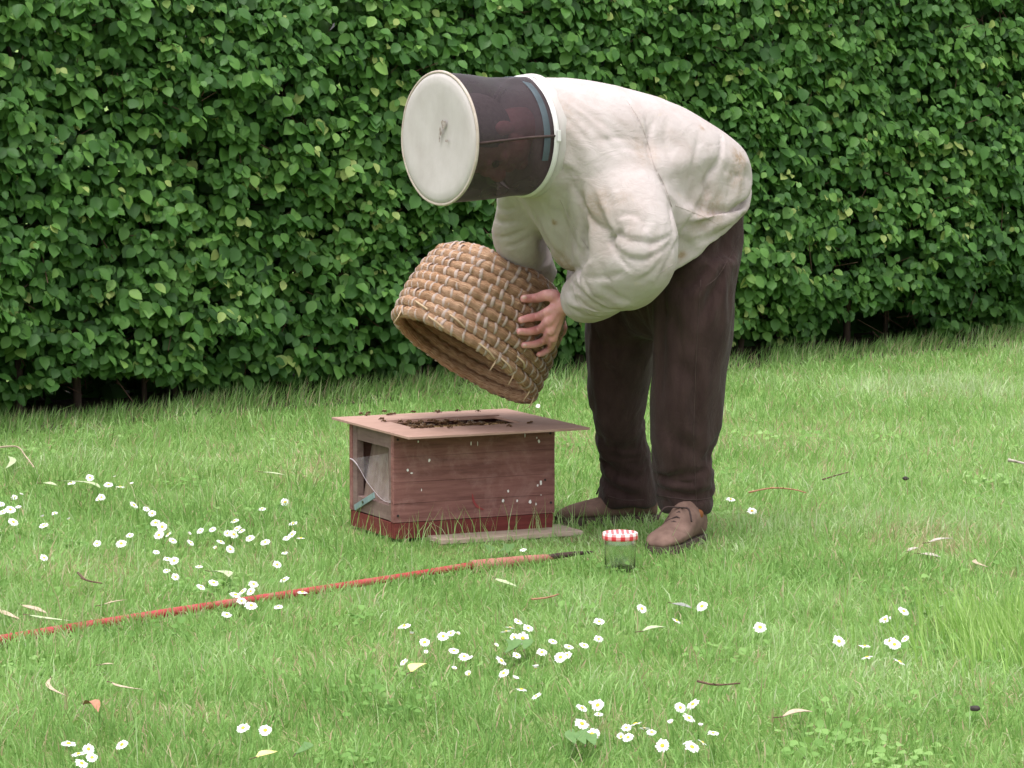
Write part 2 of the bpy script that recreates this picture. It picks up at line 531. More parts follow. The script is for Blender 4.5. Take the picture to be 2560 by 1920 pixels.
MAT['petal'] = leafy('daisy_petal', [(0, (0.80, 0.78, 0.79)), (1, (0.86, 0.85, 0.85))], 0.7, 0.25, (0.9, 0.88, 0.88), 0.2, pervar=False)
MAT['daisy_disc'] = simple('daisy_centre', (0.70, 0.42, 0.03), (0.80, 0.55, 0.07), 300, 0.9)
MAT['stem'] = simple('daisy_stem', (0.16, 0.28, 0.07), (0.22, 0.36, 0.10), 60, 0.7)
MAT['twig'] = simple('twig', (0.075, 0.042, 0.03), (0.15, 0.085, 0.06), 60, 0.9)
MAT['hedge_wood'] = simple('hedge_bark', (0.06, 0.042, 0.034), (0.13, 0.09, 0.07), 30, 0.95, (1, 1, 0.2), 0.5, 0.004)
MAT['dry_leaf'] = simple('dry_leaf', (0.34, 0.26, 0.18), (0.47, 0.38, 0.28), 50, 0.85)
MAT['pale_leaf'] = simple('wilted_leaf', (0.30, 0.37, 0.20), (0.44, 0.48, 0.30), 40, 0.8)
MAT['yellow_leaf'] = simple('yellow_leaf', (0.55, 0.52, 0.16), (0.66, 0.62, 0.26), 40, 0.8)
MAT['brown_leaf'] = simple('brown_leaf', (0.28, 0.12, 0.07), (0.42, 0.22, 0.14), 40, 0.85)
MAT['grey_leaf'] = simple('grey_leaf', (0.19, 0.20, 0.18), (0.27, 0.27, 0.25), 40, 0.8)
MAT['green_leaf'] = simple('broad_weed_leaf', (0.07, 0.145, 0.04), (0.115, 0.21, 0.065), 40, 0.7)
MAT['stone'] = simple('pale_stone', (0.30, 0.26, 0.22), (0.44, 0.39, 0.34), 30, 0.9, bstr=0.4)
MAT['black_bit'] = simple('dark_scrap', (0.02, 0.016, 0.015), (0.05, 0.04, 0.035), 40, 0.8)

m, nt, b = new_mat('lawn_soil'); MAT['ground'] = m
b.inputs['Roughness'].default_value = 0.95; b.inputs['Specular IOR Level'].default_value = 0.1
v = coords(nt)
f1 = noise_n(nt, v, 60, 8, 0.75); f2 = noise_n(nt, v, 2.2, 5, 0.6)
c = mix(nt, ramp(nt, [(0.3, (0.11, 0.16, 0.045)), (0.55, (0.18, 0.27, 0.08)), (0.75, (0.27, 0.28, 0.13))], f1).outputs[0], (0.17, 0.14, 0.07),
        ramp(nt, [(0.55, (0, 0, 0)), (0.75, (0.7, 0.7, 0.7))], f2).outputs[0])
nt.links.new(c, b.inputs['Base Color']); bump(nt, b, f1, 0.6, 0.02)
MAT['soil'] = simple('hedge_soil', (0.035, 0.024, 0.017), (0.085, 0.058, 0.04), 25, 0.95, bstr=0.8, bdist=0.02)

# ------------------------------------------------------------------ hedge frame of reference
H0 = G(0, 1082); H1 = G(2560, 858)
HE = (H1 - H0); HLEN = HE.length; HE.normalize()
HN = Vector((HE.y, -HE.x, 0))                     # towards the camera


def hpt(s, w, z):
    return H0 + HE * s + HN * w + Vector((0, 0, z))


# ------------------------------------------------------------------ ground
mb = MB(); mb.add([(-150, -60, 0), (150, -60, 0), (150, 260, 0), (-150, 260, 0)], [(0, 1, 2, 3)])
g = mb.build('ground', MAT['ground']); tag(g, kind='structure')
ns, nw = 90, 14
V = []
for j in range(nw + 1):
    for i in range(ns + 1):
        s = -4 + 15 * i / ns; w = -1.1 + 1.17 * j / nw
        edge = 0.05 * noise.noise(Vector((s * 2.2, 3, 0)))
        ww = w + edge * (j / nw)
        z = 0.006 + (0.022 * (0.5 + 0.5 * noise.noise(Vector((s * 7, w * 7, 1)))) if 0 < j < nw else 0)
        V.append(hpt(s, ww, z))
Q = [(j * (ns + 1) + i, j * (ns + 1) + i + 1, (j + 1) * (ns + 1) + i + 1, (j + 1) * (ns + 1) + i) for j in range(nw) for i in range(ns)]
so = mobj('soil_bed', mesh_np('soil_bed', [tuple(q) for q in V], Q), MAT['soil']); tag(so, kind='structure')

# ------------------------------------------------------------------ hedge
hedge = thing('hedge', 'tall clipped green broadleaf hedge along the back of the lawn', 'hedge', hpt(HLEN / 2, -.35, 0))


def nz(x, y, s=0.0):
    return noise.noise(Vector((x, y, s)))


def hedge_face(s, z):
    w = .04 + .075 * nz(s * .9, z * 1.1, 1) + .055 * nz(s * 2.6, z * 2.9, 2) + .045 * nz(s * 6.5, z * 7, 3)
    low = max(0.0, .42 - z)
    w -= .55 * low * low / .42
    return w


def hedge_foot(s):
    f = .07 + .08 * nz(s * 1.1, 5, 4) + .07 * nz(s * 4.1, 9, 4)
    g1 = math.exp(-((s - 4.55) / .35) ** 2) * .17 + math.exp(-((s - .6) / .5) ** 2) * .07   # gaps with no low leaves
    return max(.02, f + g1)


LT = np.array([(0, 0, 0), (0, .33, -.01), (0, .68, -.035), (0, 1, -.12),
               (.30, .14, .06), (.50, .40, .10), (.40, .72, .04), (-.30, .14, .06), (-.50, .40, .10), (-.40, .72, .04)])
LQ = np.array([(0, 4, 5, 1), (1, 5, 6, 2), (1, 8, 7, 0), (2, 9, 8, 1)])
LTR = np.array([(2, 6, 3), (3, 9, 2)])


def leaf_arrays(O, T, Nn, L, W):
    """Stack of leaves: origins, tip directions, normals, lengths, widths."""
    T = T / np.linalg.norm(T, axis=1, keepdims=True)
    Nn = Nn - T * (Nn * T).sum(1, keepdims=True); Nn = Nn / np.linalg.norm(Nn, axis=1, keepdims=True)
    U = np.cross(T, Nn)
    curl = rng.uniform(.4, 1.7, len(O))
    V = (O[:, None, :] + LT[None, :, 0, None] * (U * W[:, None])[:, None, :] + LT[None, :, 1, None] * (T * L[:, None])[:, None, :]
         + LT[None, :, 2, None] * (Nn * (L * curl)[:, None])[:, None, :])
    n = len(O); k = len(LT); base_i = (np.arange(n) * k)[:, None, None]
    return V.reshape(-1, 3), (LQ[None] + base_i).reshape(-1, 4), (LTR[None] + base_i).reshape(-1, 3)


hn_, he_ = np.array(HN), np.array(HE)
leaves = []      # s, z, depth, w


def shoot_leaves(count, smin, smax, zmin, zmax):
    out = []
    while len(out) < count:
        s = random.uniform(smin, smax); z = random.uniform(zmin, zmax)
        if z < hedge_foot(s): continue
        d = random.expovariate(1 / .055)
        if d > .30: continue
        # dark pockets between the shoots
        gap = nz(s * 5.2, z * 5.8, 7) + .6 * nz(s * 12, z * 12, 8)
        if gap < -.42 and d < .07: continue
        fw = hedge_face(s, z)
        axis = HN * random.uniform(.5, 1) + Vector((0, 0, random.uniform(-.25, .5))) + HE * random.gauss(0, .5); axis.normalize()
        side = axis.cross(Vector((0, 0, 1))).normalized()
        n = random.randint(3, 6); L0 = random.uniform(.034, .060)
        young = random.random() < .10
        tone = min(.93, max(.02, random.gauss(.50, .20) + .25 * nz(s * 1.7, z * 1.9, 21) - 1.2 * min(d, .15)))  # leaves set deeper get a darker tone
        for k in range(n):
            p = hpt(s, fw - d, z) + axis * (k * .019) - axis * .03
            sg = -1 if k % 2 else 1
            t = side * sg * random.uniform(.35, 1.0) + axis * random.uniform(.1, .7) + Vector((0, 0, -random.uniform(.35, 1.2)))
            nn = HN * random.uniform(.35, 1.0) + Vector((0, 0, random.uniform(.25, 1.0))) + HE * random.gauss(0, .32)
            L = L0 * random.uniform(.65, 1.18) * (.72 if young and k > n - 3 else 1)
            tn = tone + random.gauss(0, .10) + (.38 if young and k >= n - 3 else 0)
            out.append((p, t, nn, L, L * random.uniform(.70, .90), min(1, max(0, tn)), d - k * .019, s, z))
    return out


big = shoot_leaves(int(62000 * HEDGE_DENSITY), -.7, 6.6, .03, 1.75)
ext = shoot_leaves(int(13000 * HEDGE_DENSITY), -2.6, 9.0, .03, 2.35)
ext = [q for q in ext if q[7] < -.6 or q[7] > 6.5 or q[8] > 1.7]
# the 300 leaves that show largest: outermost, on the near (left) side
cand = sorted([q for q in big if -.05 < q[7] < 4.2 and .25 < q[8] < 1.5 and q[6] < -.03], key=lambda q: -q[3] * (1 - .05 * q[7]) + q[6] * .02)
step = cand[:900]; random.shuffle(step); front = step[:300]
fid = {id(q) for q in front}
rest = [q for q in big if id(q) not in fid] + ext
O = np.array([q[0] for q in rest]); T = np.array([q[1] for q in rest]); NN = np.array([q[2] for q in rest])
L = np.array([q[3] for q in rest]); W = np.array([q[4] for q in rest])
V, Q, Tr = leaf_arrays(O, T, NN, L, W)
me = mesh_np('foliage', V, Q, Tr); attr(me, 'tone_val', np.repeat([q[5] for q in rest], len(LT)))
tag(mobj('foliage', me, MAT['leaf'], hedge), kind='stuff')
# deep inside: coarse dark leaves added to block light through the hedge
m_ = int(40000 * max(.3, HEDGE_DENSITY))
S = rng.uniform(-3.2, 9.8, m_); Zz = rng.uniform(.0, 2.3, m_); Wd = rng.uniform(-.95, -.16, m_)
low = Zz < .32; Wd = np.where(low, -.95 + .40 * rng.random(m_), Wd)      # low ones stand at the back, blocking light under the hedge
O = np.array(H0)[None] + he_[None] * S[:, None] + hn_[None] * Wd[:, None]; O[:, 2] += Zz
T = rng.normal(0, 1, (m_, 3)); NN = rng.normal(0, 1, (m_, 3)) + hn_[None] * .8; L = rng.uniform(.08, .13, m_)
V, Q, Tr = leaf_arrays(O, T, NN, L, L * .8)
me = mesh_np('inner_foliage', V, Q, Tr); attr(me, 'tone_val', np.repeat(rng.uniform(.0, .3, m_), len(LT)))
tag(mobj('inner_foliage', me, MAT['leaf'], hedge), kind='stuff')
# single leaves
lv = []
for k in range(4):
    V, Q, Tr = leaf_arrays(np.zeros((1, 3)), np.array([[0, 1., 0]]), np.array([[0, 0, 1.]]), np.array([1.]), np.array([.70 + .04 * k]))
    me = mesh_np('leaf', V, Q, Tr); me.materials.append(MAT['leaf_one']); lv.append(me)
for k, (p, t, nn, L_, W_, tn, d, s, z) in enumerate(front):
    t = Vector(t).normalized(); nn = Vector(nn); nn = (nn - t * nn.dot(t)).normalized(); u = t.cross(nn)
    M4 = Matrix((u, t, nn)).transposed().to_4x4() @ Matrix.Scale(L_ * 1.06, 4); M4.translation = Vector(p) - hedge.location
    o = bpy.data.objects.new('leaf', lv[k % 4]); link(o, hedge); o.matrix_local = M4
# stems rising inside, visible in the dark gap at the foot
s = -2.4
while s < 8.6:
    w0 = -.30 + random.uniform(-.12, .12); r0 = random.uniform(.009, .020)
    pts = [hpt(s, w0, -.02)]
    for k in range(1, 7): pts.append(hpt(s + random.gauss(0, .02) * k, w0 + random.gauss(0, .015) * k, k * .28))
    mb = MB(); mb.tube(pts, [r0 * (1 - .11 * k) for k in range(7)], 7)
    for k in range(7):
        a = pts[random.randint(1, 4)]; b_ = a + HE * random.gauss(0, .14) + HN * random.uniform(-.05, .25) + Vector((0, 0, random.uniform(.05, .25)))
        mb.tube([a, (a + b_) / 2 + Vector((0, 0, .02)), b_], [r0 * .45, r0 * .35, r0 * .2], 5)
    mb.build('stem', MAT['hedge_wood'], hedge, True)
    s += random.uniform(.16, .34)
# fine twigs
vs, qs = [], []
for k in range(2600):
    s = random.uniform(-1, 7); z = random.uniform(.08, 1.7)
    a = hpt(s, hedge_face(s, z) - random.uniform(.03, .3), z); b_ = a + HE * random.gauss(0, .08) + HN * random.uniform(-.02, .09) + Vector((0, 0, random.gauss(.02, .07)))
    u = (b_ - a).cross(Vector((.3, .2, .9))).normalized(); w = (b_ - a).cross(u).normalized(); n0 = len(vs)
    for p, r_ in ((a, .0026), (b_, .0014)):
        for q in range(3): vs.append(p + u * (math.cos(q * 2.094) * r_) + w * (math.sin(q * 2.094) * r_))
    for q in range(3): qs.append((n0 + q, n0 + (q + 1) % 3, n0 + 3 + (q + 1) % 3, n0 + 3 + q))
tag(mobj('twigs', mesh_np('twigs', [tuple(q) for q in vs], qs), MAT['twig'], hedge), kind='stuff')
# ------------------------------------------------------------------ lawn
HBx = G(985, 1358); JB = G(1550, 1428)
bx_ang = math.atan2(.426, .905)


def blade_mesh(name, O, D, H, Wd, lean, tone_val, mat, kind=True):
    """O roots, D lean azimuth (radians), H lengths, lean 0..1."""
    n = len(O)
    dirv = np.stack([np.cos(D), np.sin(D), np.zeros(n)], 1)
    fa = rng.uniform(0, np.pi, n); side = np.stack([np.cos(fa), np.sin(fa), np.zeros(n)], 1)
    up = np.array([0, 0, 1.0])
    s1 = np.sin(lean * .75)[:, None]; c1 = np.cos(lean * .75)[:, None]; s2 = np.sin(lean * 1.5)[:, None]; c2 = np.maximum(np.cos(lean * 1.5), -.1)[:, None]
    p1 = O + (dirv * s1 + up * c1) * (H * .5)[:, None]
    p2 = p1 + (dirv * s2 + up * c2) * (H * .5)[:, None]
    w = (side * (Wd * .5)[:, None])
    V = np.stack([O - w, O + w, p1 + w * .85, p1 - w * .85, p2], 1).reshape(-1, 3)
    b = (np.arange(n) * 5)[:, None]
    me = mesh_np(name, V, np.array([[0, 1, 2, 3]]) + b, np.array([[3, 2, 4]]) + b)
    attr(me, 'tone_val', np.repeat(np.clip(tone_val, 0, 1), 5))
    o = mobj(name, me, mat)
    return o


def vnoise(x, y, sc, seed):
    """smooth value noise on a grid, vectorised"""
    r_ = np.random.default_rng(seed); g_ = r_.random((256, 256))
    x = x * sc + 64; y = y * sc + 64
    xi = np.floor(x).astype(int); yi = np.floor(y).astype(int); fx = x - xi; fy = y - yi
    fx = fx * fx * (3 - 2 * fx); fy = fy * fy * (3 - 2 * fy)
    a = g_[xi % 256, yi % 256]; b = g_[(xi + 1) % 256, yi % 256]; c = g_[xi % 256, (yi + 1) % 256]; d = g_[(xi + 1) % 256, (yi + 1) % 256]
    return (a * (1 - fx) + b * fx) * (1 - fy) + (c * (1 - fx) + d * fx) * fy


def scatter(n, y0=5.9, y1=17.0):
    Y = rng.uniform(y0, y1, int(n)); X = rng.uniform(-1, 1, int(n)) * (.145 * y1 + .55)
    k = np.abs(X) < .145 * Y + .55
    return X[k], Y[k]


def hedge_w(X, Y):
    return (X - H0.x) * HN.x + (Y - H0.y) * HN.y


def box_xy(X, Y):
    c, s = math.cos(bx_ang), math.sin(bx_ang)
    dx, dy = X - HBx.x, Y - HBx.y
    return dx * c + dy * s, -dx * s + dy * c


def patch(X, Y, px, py, rx, ry):
    g_ = G(px, py)
    return np.exp(-((X - g_.x) / rx) ** 2 - ((Y - g_.y) / ry) ** 2)


X, Y = scatter(560000 * GRASS_DENSITY)
hw = hedge_w(X, Y); bx_, by_ = box_xy(X, Y)
keep = hw > -.02
keep &= ~((bx_ > -.005) & (bx_ < .494) & (by_ > -.005) & (by_ < .32))
keep &= ~((bx_ > .10) & (bx_ < .53) & (by_ > -.10) & (by_ <= 0) & (rng.random(len(X)) < .88))
keep &= np.hypot(X - JB.x, Y - JB.y) > .043
near = np.clip((14.5 - Y) / 6, .45, 1)
keep &= rng.random(len(X)) < near
dry = (patch(X, Y, 780, 1180, .12, .35) + patch(X, Y, 1440, 1115, .10, .3) + patch(X, Y, 2330, 1360, .10, .2) + .5 * patch(X, Y, 1010, 1660, .2, .2) + .5 * patch(X, Y, 200, 1440, .25, .25)
       + .5 * patch(X, Y, 1950, 1100, .25, .6) + .6 * patch(X, Y, 1500, 1830, .12, .1) + .6 * patch(X, Y, 420, 1800, .2, .12) + .8 * patch(X, Y, 2330, 1360, .14, .25)
       + 1.3 * np.clip(vnoise(X, Y, 3.1, 31) * .6 + vnoise(X, Y, 9, 32) * .4 - .62, 0, 1))
keep &= rng.random(len(X)) > .35 * dry
X, Y, hw, bx_, by_, dry = [q[keep] for q in (X, Y, hw, bx_, by_, dry)]
n = len(X)
big_n = vnoise(X, Y, 1.3, 3); mid_n = vnoise(X, Y, 5, 4); fine_n = vnoise(X, Y, 16, 5)
H = (.017 + .020 * rng.random(n) + .014 * mid_n + .022 * fine_n ** 1.5) * (.75 + .75 * vnoise(X, Y, 2.3, 17))
edge = np.exp(-np.clip(hw, 0, None) / .16)
H *= 1 + .6 * edge * rng.uniform(.5, 1.4, n)
rim = np.exp(-np.maximum(0, np.maximum(np.maximum(-bx_, bx_ - .49), np.maximum(-by_, by_ - .32))) / .06)
frontz = ((bx_ > -.1) & (bx_ < .62) & (by_ > -.42) & (by_ < 0)).astype(float)
sidez = ((bx_ > -.14) & (bx_ < 0) & (by_ > -.1) & (by_ < .33)).astype(float)
H *= 1 - .5 * np.maximum(frontz, sidez)
jr = np.hypot(X - JB.x, (Y - JB.y))
H *= np.where((jr < .16) & (Y < JB.y + .02), .8, 1)
H *= np.where(rng.random(n) < .03, 1.7, 1)
flat = rng.random(n) < .55
lean = np.where(flat, rng.uniform(.75, 1.15, n), rng.uniform(.08, .75, n))
flow = vnoise(X, Y, 2.4, 6) * 9 + vnoise(X, Y, 7, 8) * 4
D = flow + rng.normal(0, 1.5, n)
Wd = rng.uniform(.0016, .0040, n) * (1 + .25 * (Y - 6) / 8)
tone_val = .46 + .34 * (big_n - .5) + .34 * (mid_n - .5) + .22 * rng.normal(0, 1, n) * .8 + .10 * np.clip(X, -.5, 1.8)  # blades brighten towards the right: lawn shading put into their tone
straw = rng.random(n) < (.065 + .55 * dry + .10 * edge)
tone_val = np.where(straw, rng.uniform(.93, 1, n), np.clip(tone_val, 0, .90))
O = np.stack([X, Y, np.zeros(n)], 1)
tag(blade_mesh('grass', O, D, H, Wd, lean, tone_val, MAT['grass']), 'short mown green lawn grass covering the ground', 'grass', kind='stuff')

# taller uncut grass leaning out along the foot of the hedge
m_ = int(20000 * GRASS_DENSITY)
S = rng.uniform(-1.2, 7.2, m_); Wv = np.abs(rng.normal(0, .10, m_)) - .10
cl = vnoise(S, Wv * 0, 2.2, 11) + .6 * vnoise(S, Wv, 9, 12)
k = rng.random(m_) < np.clip(cl * 1.3 - .25, .12, 1); S, Wv = S[k], Wv[k]; m_ = len(S)
O = np.array(H0)[None] + np.array(HE)[None] * S[:, None] + np.array(HN)[None] * Wv[:, None]; O[:, 2] = 0
H = rng.uniform(.04, .105, m_) * (.7 + .6 * vnoise(S, Wv, 3, 13)); ang = math.atan2(HN.y, HN.x)
tone_val = np.where(rng.random(m_) < .16, rng.uniform(.92, 1, m_), np.clip(rng.normal(.42, .22, m_), 0, .88))
tag(blade_mesh('tall_grass', O, ang + rng.normal(.4, .9, m_), H, rng.uniform(.0022, .0042, m_), rng.uniform(.1, .75, m_), tone_val, MAT['grass']), 'longer uncut grass leaning out along the foot of the hedge', 'grass', kind='stuff')
# long stalks round the hive
m_ = int(130 * max(GRASS_DENSITY, .3)); a = rng.uniform(-.10, .60, m_); b_ = np.where(rng.random(m_) < .72, rng.uniform(-.16, -.012, m_), rng.uniform(0, .33, m_))
a = np.where(b_ >= 0, np.where(rng.random(m_) < .6, rng.uniform(-.10, -.012, m_), rng.uniform(.50, .58, m_)), a)
c_, s_ = math.cos(bx_ang), math.sin(bx_ang)
O = np.stack([HBx.x + a * c_ - b_ * s_, HBx.y + a * s_ + b_ * c_, np.zeros(m_)], 1)
tag(blade_mesh('grass_stalks', O, rng.uniform(0, 6.28, m_), rng.uniform(.05, .13, m_), rng.uniform(.0014, .0026, m_), rng.uniform(.05, .5, m_), rng.uniform(.45, .9, m_), MAT['grass']), 'long thin grass stalks standing round the hive box', 'grass', kind='stuff')
# scattered seed stalks over the lawn
X, Y = scatter(2600 * GRASS_DENSITY, 6, 12); k = hedge_w(X, Y) > .3
bx_, by_ = box_xy(X, Y); k &= ~((bx_ > -.01) & (bx_ < .5) & (by_ > -.1) & (by_ < .33)); X, Y = X[k], Y[k]; m_ = len(X)
tag(blade_mesh('seed_stalks', np.stack([X, Y, np.zeros(m_)], 1), rng.uniform(0, 6.28, m_), rng.uniform(.06, .11, m_), rng.uniform(.0014, .0024, m_), rng.uniform(.05, .7, m_), rng.uniform(.7, .93, m_), MAT['grass']), 'thin pale seed stalks scattered across the lawn', 'grass', kind='stuff')
# bright lush tuft at the lower right
c0 = G(2470, 1640); m_ = int(1900 * max(GRASS_DENSITY, .2))
X = c0.x + rng.normal(0, .14, m_) + .12; Y = c0.y + rng.normal(0, .24, m_) + .12
tag(blade_mesh('lush_grass', np.stack([X, Y, np.zeros(m_)], 1), rng.normal(2.4, .8, m_), rng.uniform(.05, .115, m_), rng.uniform(.0024, .0046, m_), rng.uniform(.05, .55, m_), rng.random(m_), MAT['lush']), 'bright yellow green tuft of lush broad grass at lower right', 'grass', kind='stuff')
# clover and small round weeds in the sward
m_ = 0; cl_o, cl_r = [], []
for k in range(75):
    Yc = random.uniform(6.3, 12.2); Xc = random.uniform(-1, 1) * (.145 * Yc + .3)
    if hedge_w(Xc, Yc) < .3: continue
    a_, b_ = box_xy(Xc, Yc)
    if -.1 < a_ < .6 and -.2 < b_ < .4: continue
    sp = random.uniform(.03, .10); tone = random.uniform(.1, .6)
    for q in range(random.randint(12, 46)):
        cl_o.append((Xc + random.gauss(0, sp), Yc + random.gauss(0, sp * 1.3), random.uniform(.014, .034))); cl_r.append(tone + random.gauss(0, .1))
cl_o = np.array(cl_o); m_ = len(cl_o)
Tn = rng.normal(0, 1, (m_, 3)); Tn[:, 2] = rng.normal(0, .25, m_); Nc = rng.normal(0, .35, (m_, 3)); Nc[:, 2] += 1; Nc[:, 1] -= .35
Lc = rng.uniform(.010, .024, m_)
V, Q, Tr = leaf_arrays(cl_o, Tn, Nc, Lc, Lc * .85)
me = mesh_np('clover', V, Q, Tr); attr(me, 'tone_val', np.repeat(np.clip(cl_r, 0, .8), len(LT)))
tag(mobj('clover', me, MAT['grass']), 'small round clover and weed leaves among the lawn grass', 'clover', kind='stuff')
# ------------------------------------------------------------------ straw skep
SK_T = R(12)
sk_axis = ((C_R * 0.43 + C_U * 0.903).normalized() * math.cos(SK_T) + C_F * math.sin(SK_T)).normalized()
SK_O = P(1156, 898, 9.93)
sk_x = C_R - sk_axis * C_R.dot(sk_axis); sk_x.normalize()
sk_y = sk_axis.cross(sk_x)
SK_M = Matrix((sk_x, sk_y, sk_axis)).transposed().to_4x4(); SK_M.translation = SK_O
skep = thing('straw_skep', 'coiled straw skep basket held tilted with its mouth down above the hive box', 'basket', SK_O, SK_M.to_euler())
SK_PROF = [(.211, .014), (.212, .043), (.212, .072), (.211, .101), (.208, .130), (.204, .158), (.199, .186), (.191, .213), (.179, .239),
           (.157, .257), (.129, .264), (.100, .267), (.070, .269), (.040, .270)]

SK_PROF = [(a * 1.025, b * 1.03) for a, b in SK_PROF]


def sk_z(x, z):                     # the mouth is cut a little askew
    return z - .11 * x * max(0.0, 1 - z / .25)

SK_RC = 0.0165


def torus_mesh(rad, z, rc, seed, n=150, k=10):
    ns_ = max(6, int(round(2 * math.pi * rad / .0335)))
    vs, al, ac = [], [], []
    for i in range(n):
        a = 2 * math.pi * i / n
        for j in range(k):
            p = 2 * math.pi * j / k
            d = Vector((math.cos(a) * 5, math.sin(a) * 5, seed * 3.1))
            r = rc * (1.02 + 0.14 * noise.noise(d * 1.3) + 0.16 * noise.noise(Vector((a * 40 * rad / .2, p * 2, seed * 7))))
            r *= 1 + .085 * math.cos(ns_ * a + math.pi * (1 - (seed % 2)))      # each stitch pinches the straw
            w = 0.003 * noise.noise(d * 0.6)
            rr = rad + w + r * math.cos(p)
            vs.append((math.cos(a) * rr, math.sin(a) * rr, sk_z(math.cos(a) * rr, z) + w + r * math.sin(p)))
            al.append(a * rad * 5 + seed * 13.7); ac.append(j * 0.6 + (0 if j < k / 2 else 0) + seed * 5.3)
    q = [(i * k + j, ((i + 1) % n) * k + j, ((i + 1) % n) * k + (j + 1) % k, i * k + (j + 1) % k) for i in range(n) for j in range(k)]
    me = mesh_np('coil', vs, q); attr(me, 'along', al); attr(me, 'across', ac)
    return me


for i, (rad, z) in enumerate(SK_PROF):
    mobj('coil', torus_mesh(rad, z, SK_RC if rad > .06 else .0175, i, 190 if rad > .1 else 90), MAT['straw'], skep, False)
mb = MB(); mb.ellipsoid((0, 0, .274), (.03, .03, .016)); me = mb.mesh('crown_knot', True)
mobj('crown_knot', me, MAT['straw'], skep, False)

# binding stitches: a flat strip bent round the outside of each coil
def stitch_mesh(seed):
    rr = random.Random(seed); vs = []; n = 9
    w = 0.0042 * rr.uniform(.8, 1.25); skew = rr.uniform(-.003, .003)
    for i in range(n):
        p = R(-112 + 224 * i / (n - 1))
        for side, lift in ((-1, 0.0006), (0, 0.0026), (1, 0.0006)):
            r_ = SK_RC * .98 + lift
            vs.append((math.cos(p) * r_, side * w + skew * (i / (n - 1) - .5) * 2 + .0012 * math.sin(i * .9 + seed), math.sin(p) * r_))
    q = []
    for i in range(n - 1):
        for k in range(2):
            q.append((i * 3 + k, i * 3 + k + 1, (i + 1) * 3 + k + 1, (i + 1) * 3 + k))
    me = mesh_np('binding', vs, q); me.materials.append(MAT['bramble'])
    return me


st_meshes = [stitch_mesh(k) for k in range(6)]
stitches = []
for i, (rad, z) in enumerate(SK_PROF):
    n = max(6, int(round(2 * math.pi * rad / .0335)))
    # outward direction of the profile at this coil
    a0 = SK_PROF[max(i - 1, 0)]; a1 = SK_PROF[min(i + 1, len(SK_PROF) - 1)]
    t = Vector((a1[0] - a0[0], a1[1] - a0[1])).normalized()
    nx, nz = t.y, -t.x
    for k in range(n):
        a = 2 * math.pi * (k + 0.5 * (i % 2)) / n + random.gauss(0, .032)
        rad_v = Vector((math.cos(a), math.sin(a), 0)); tan_v = Vector((-math.sin(a), math.cos(a), 0)); zv = Vector((0, 0, 1))
        o_v = rad_v * nx + zv * nz; u_v = o_v.cross(tan_v)
        M4 = Matrix((o_v, tan_v, u_v)).transposed().to_4x4()
        tw = Matrix.Rotation(R(random.gauss(10, 9)), 4, 'X')
        M4 = M4 @ tw; M4.translation = rad_v * rad + zv * sk_z(rad_v.x * rad, z)
        face = (SK_M.to_3x3() @ o_v).dot((CAM - SK_M @ M4.translation).normalized())
        stitches.append((face, M4))
stitches.sort(key=lambda q: -q[0])
for k, (f_, M4) in enumerate(stitches[:300]):
    o = bpy.data.objects.new('binding', st_meshes[k % 6]); link(o, skep); o.matrix_local = M4
vs, qs = [], []
for k, (f_, M4) in enumerate(stitches[300:]):
    me = st_meshes[k % 6]; n0 = len(vs)
    vs += [tuple(M4 @ q.co) for q in me.vertices]
    qs += [tuple(n0 + j for j in p.vertices) for p in me.polygons]
if vs: tag(mobj('far_binding', mesh_np('far_binding', vs, qs), MAT['bramble'], skep, False), kind='stuff')


def sk_local(a_deg, i, out=1.0):
    rad, z = SK_PROF[i]
    a = R(a_deg)
    return Vector((math.cos(a) * (rad + SK_RC * out), math.sin(a) * (rad + SK_RC * out), sk_z(math.cos(a) * rad, z)))


# loose strips and straw ends at the rim
for a_, i_, l_ in ((-118, 0, .05), (-104, 1, .045), (-78, 0, .05), (-135, 1, .05), (-60, 0, .04), (-50, 1, .035)):
    p0 = sk_local(a_, i_, 1.12); p2 = sk_local(a_ + l_ / .2 * 57, i_, 1.15) + Vector((0, 0, -.012)); p1 = (p0 + p2) / 2
    p1 += Vector((p1.x, p1.y, 0)).normalized() * .012
    mbt = MB(); pts = catmull([p0, p1, p2], 6); mbt.tube([Vector(q) for q in pts], [.0028] * len(pts), 6)
    mobj('loose_strip', mbt.mesh('loose_strip', True), MAT['bramble_pale'], skep, False)
for a_, i_, dx in ((-62, 0, .0), (-45, 0, .02), (-20, 0, .0), (-8, 0, .01), (-150, 0, 0)):
    p0 = sk_local(a_, i_, .7); d = Vector((random.uniform(-.01, .01), random.uniform(-.01, .01), -.045))
    mbt = MB(); mbt.tube([p0, p0 + d * .5 + Vector((.002, 0, 0)), p0 + d], [.0022, .0020, .0014], 5)
    mobj('straw_end', mbt.mesh('straw_end', True), MAT['bramble_pale'], skep, False)
# smooth hull, used only to find where the fingers touch
hull_v, hull_f = [], []
for (rad, z) in SK_PROF:
    for k in range(64):
        a = 2 * math.pi * k / 64
        hull_v.append(SK_M @ Vector((math.cos(a) * (rad + SK_RC * 1.05), math.sin(a) * (rad + SK_RC * 1.05), sk_z(math.cos(a) * rad, z))))
for i in range(len(SK_PROF) - 1):
    for k in range(64):
        hull_f.append((i * 64 + k, i * 64 + (k + 1) % 64, (i + 1) * 64 + (k + 1) % 64, (i + 1) * 64 + k))
sk_bvh = BVHTree.FromPolygons(hull_v, hull_f)


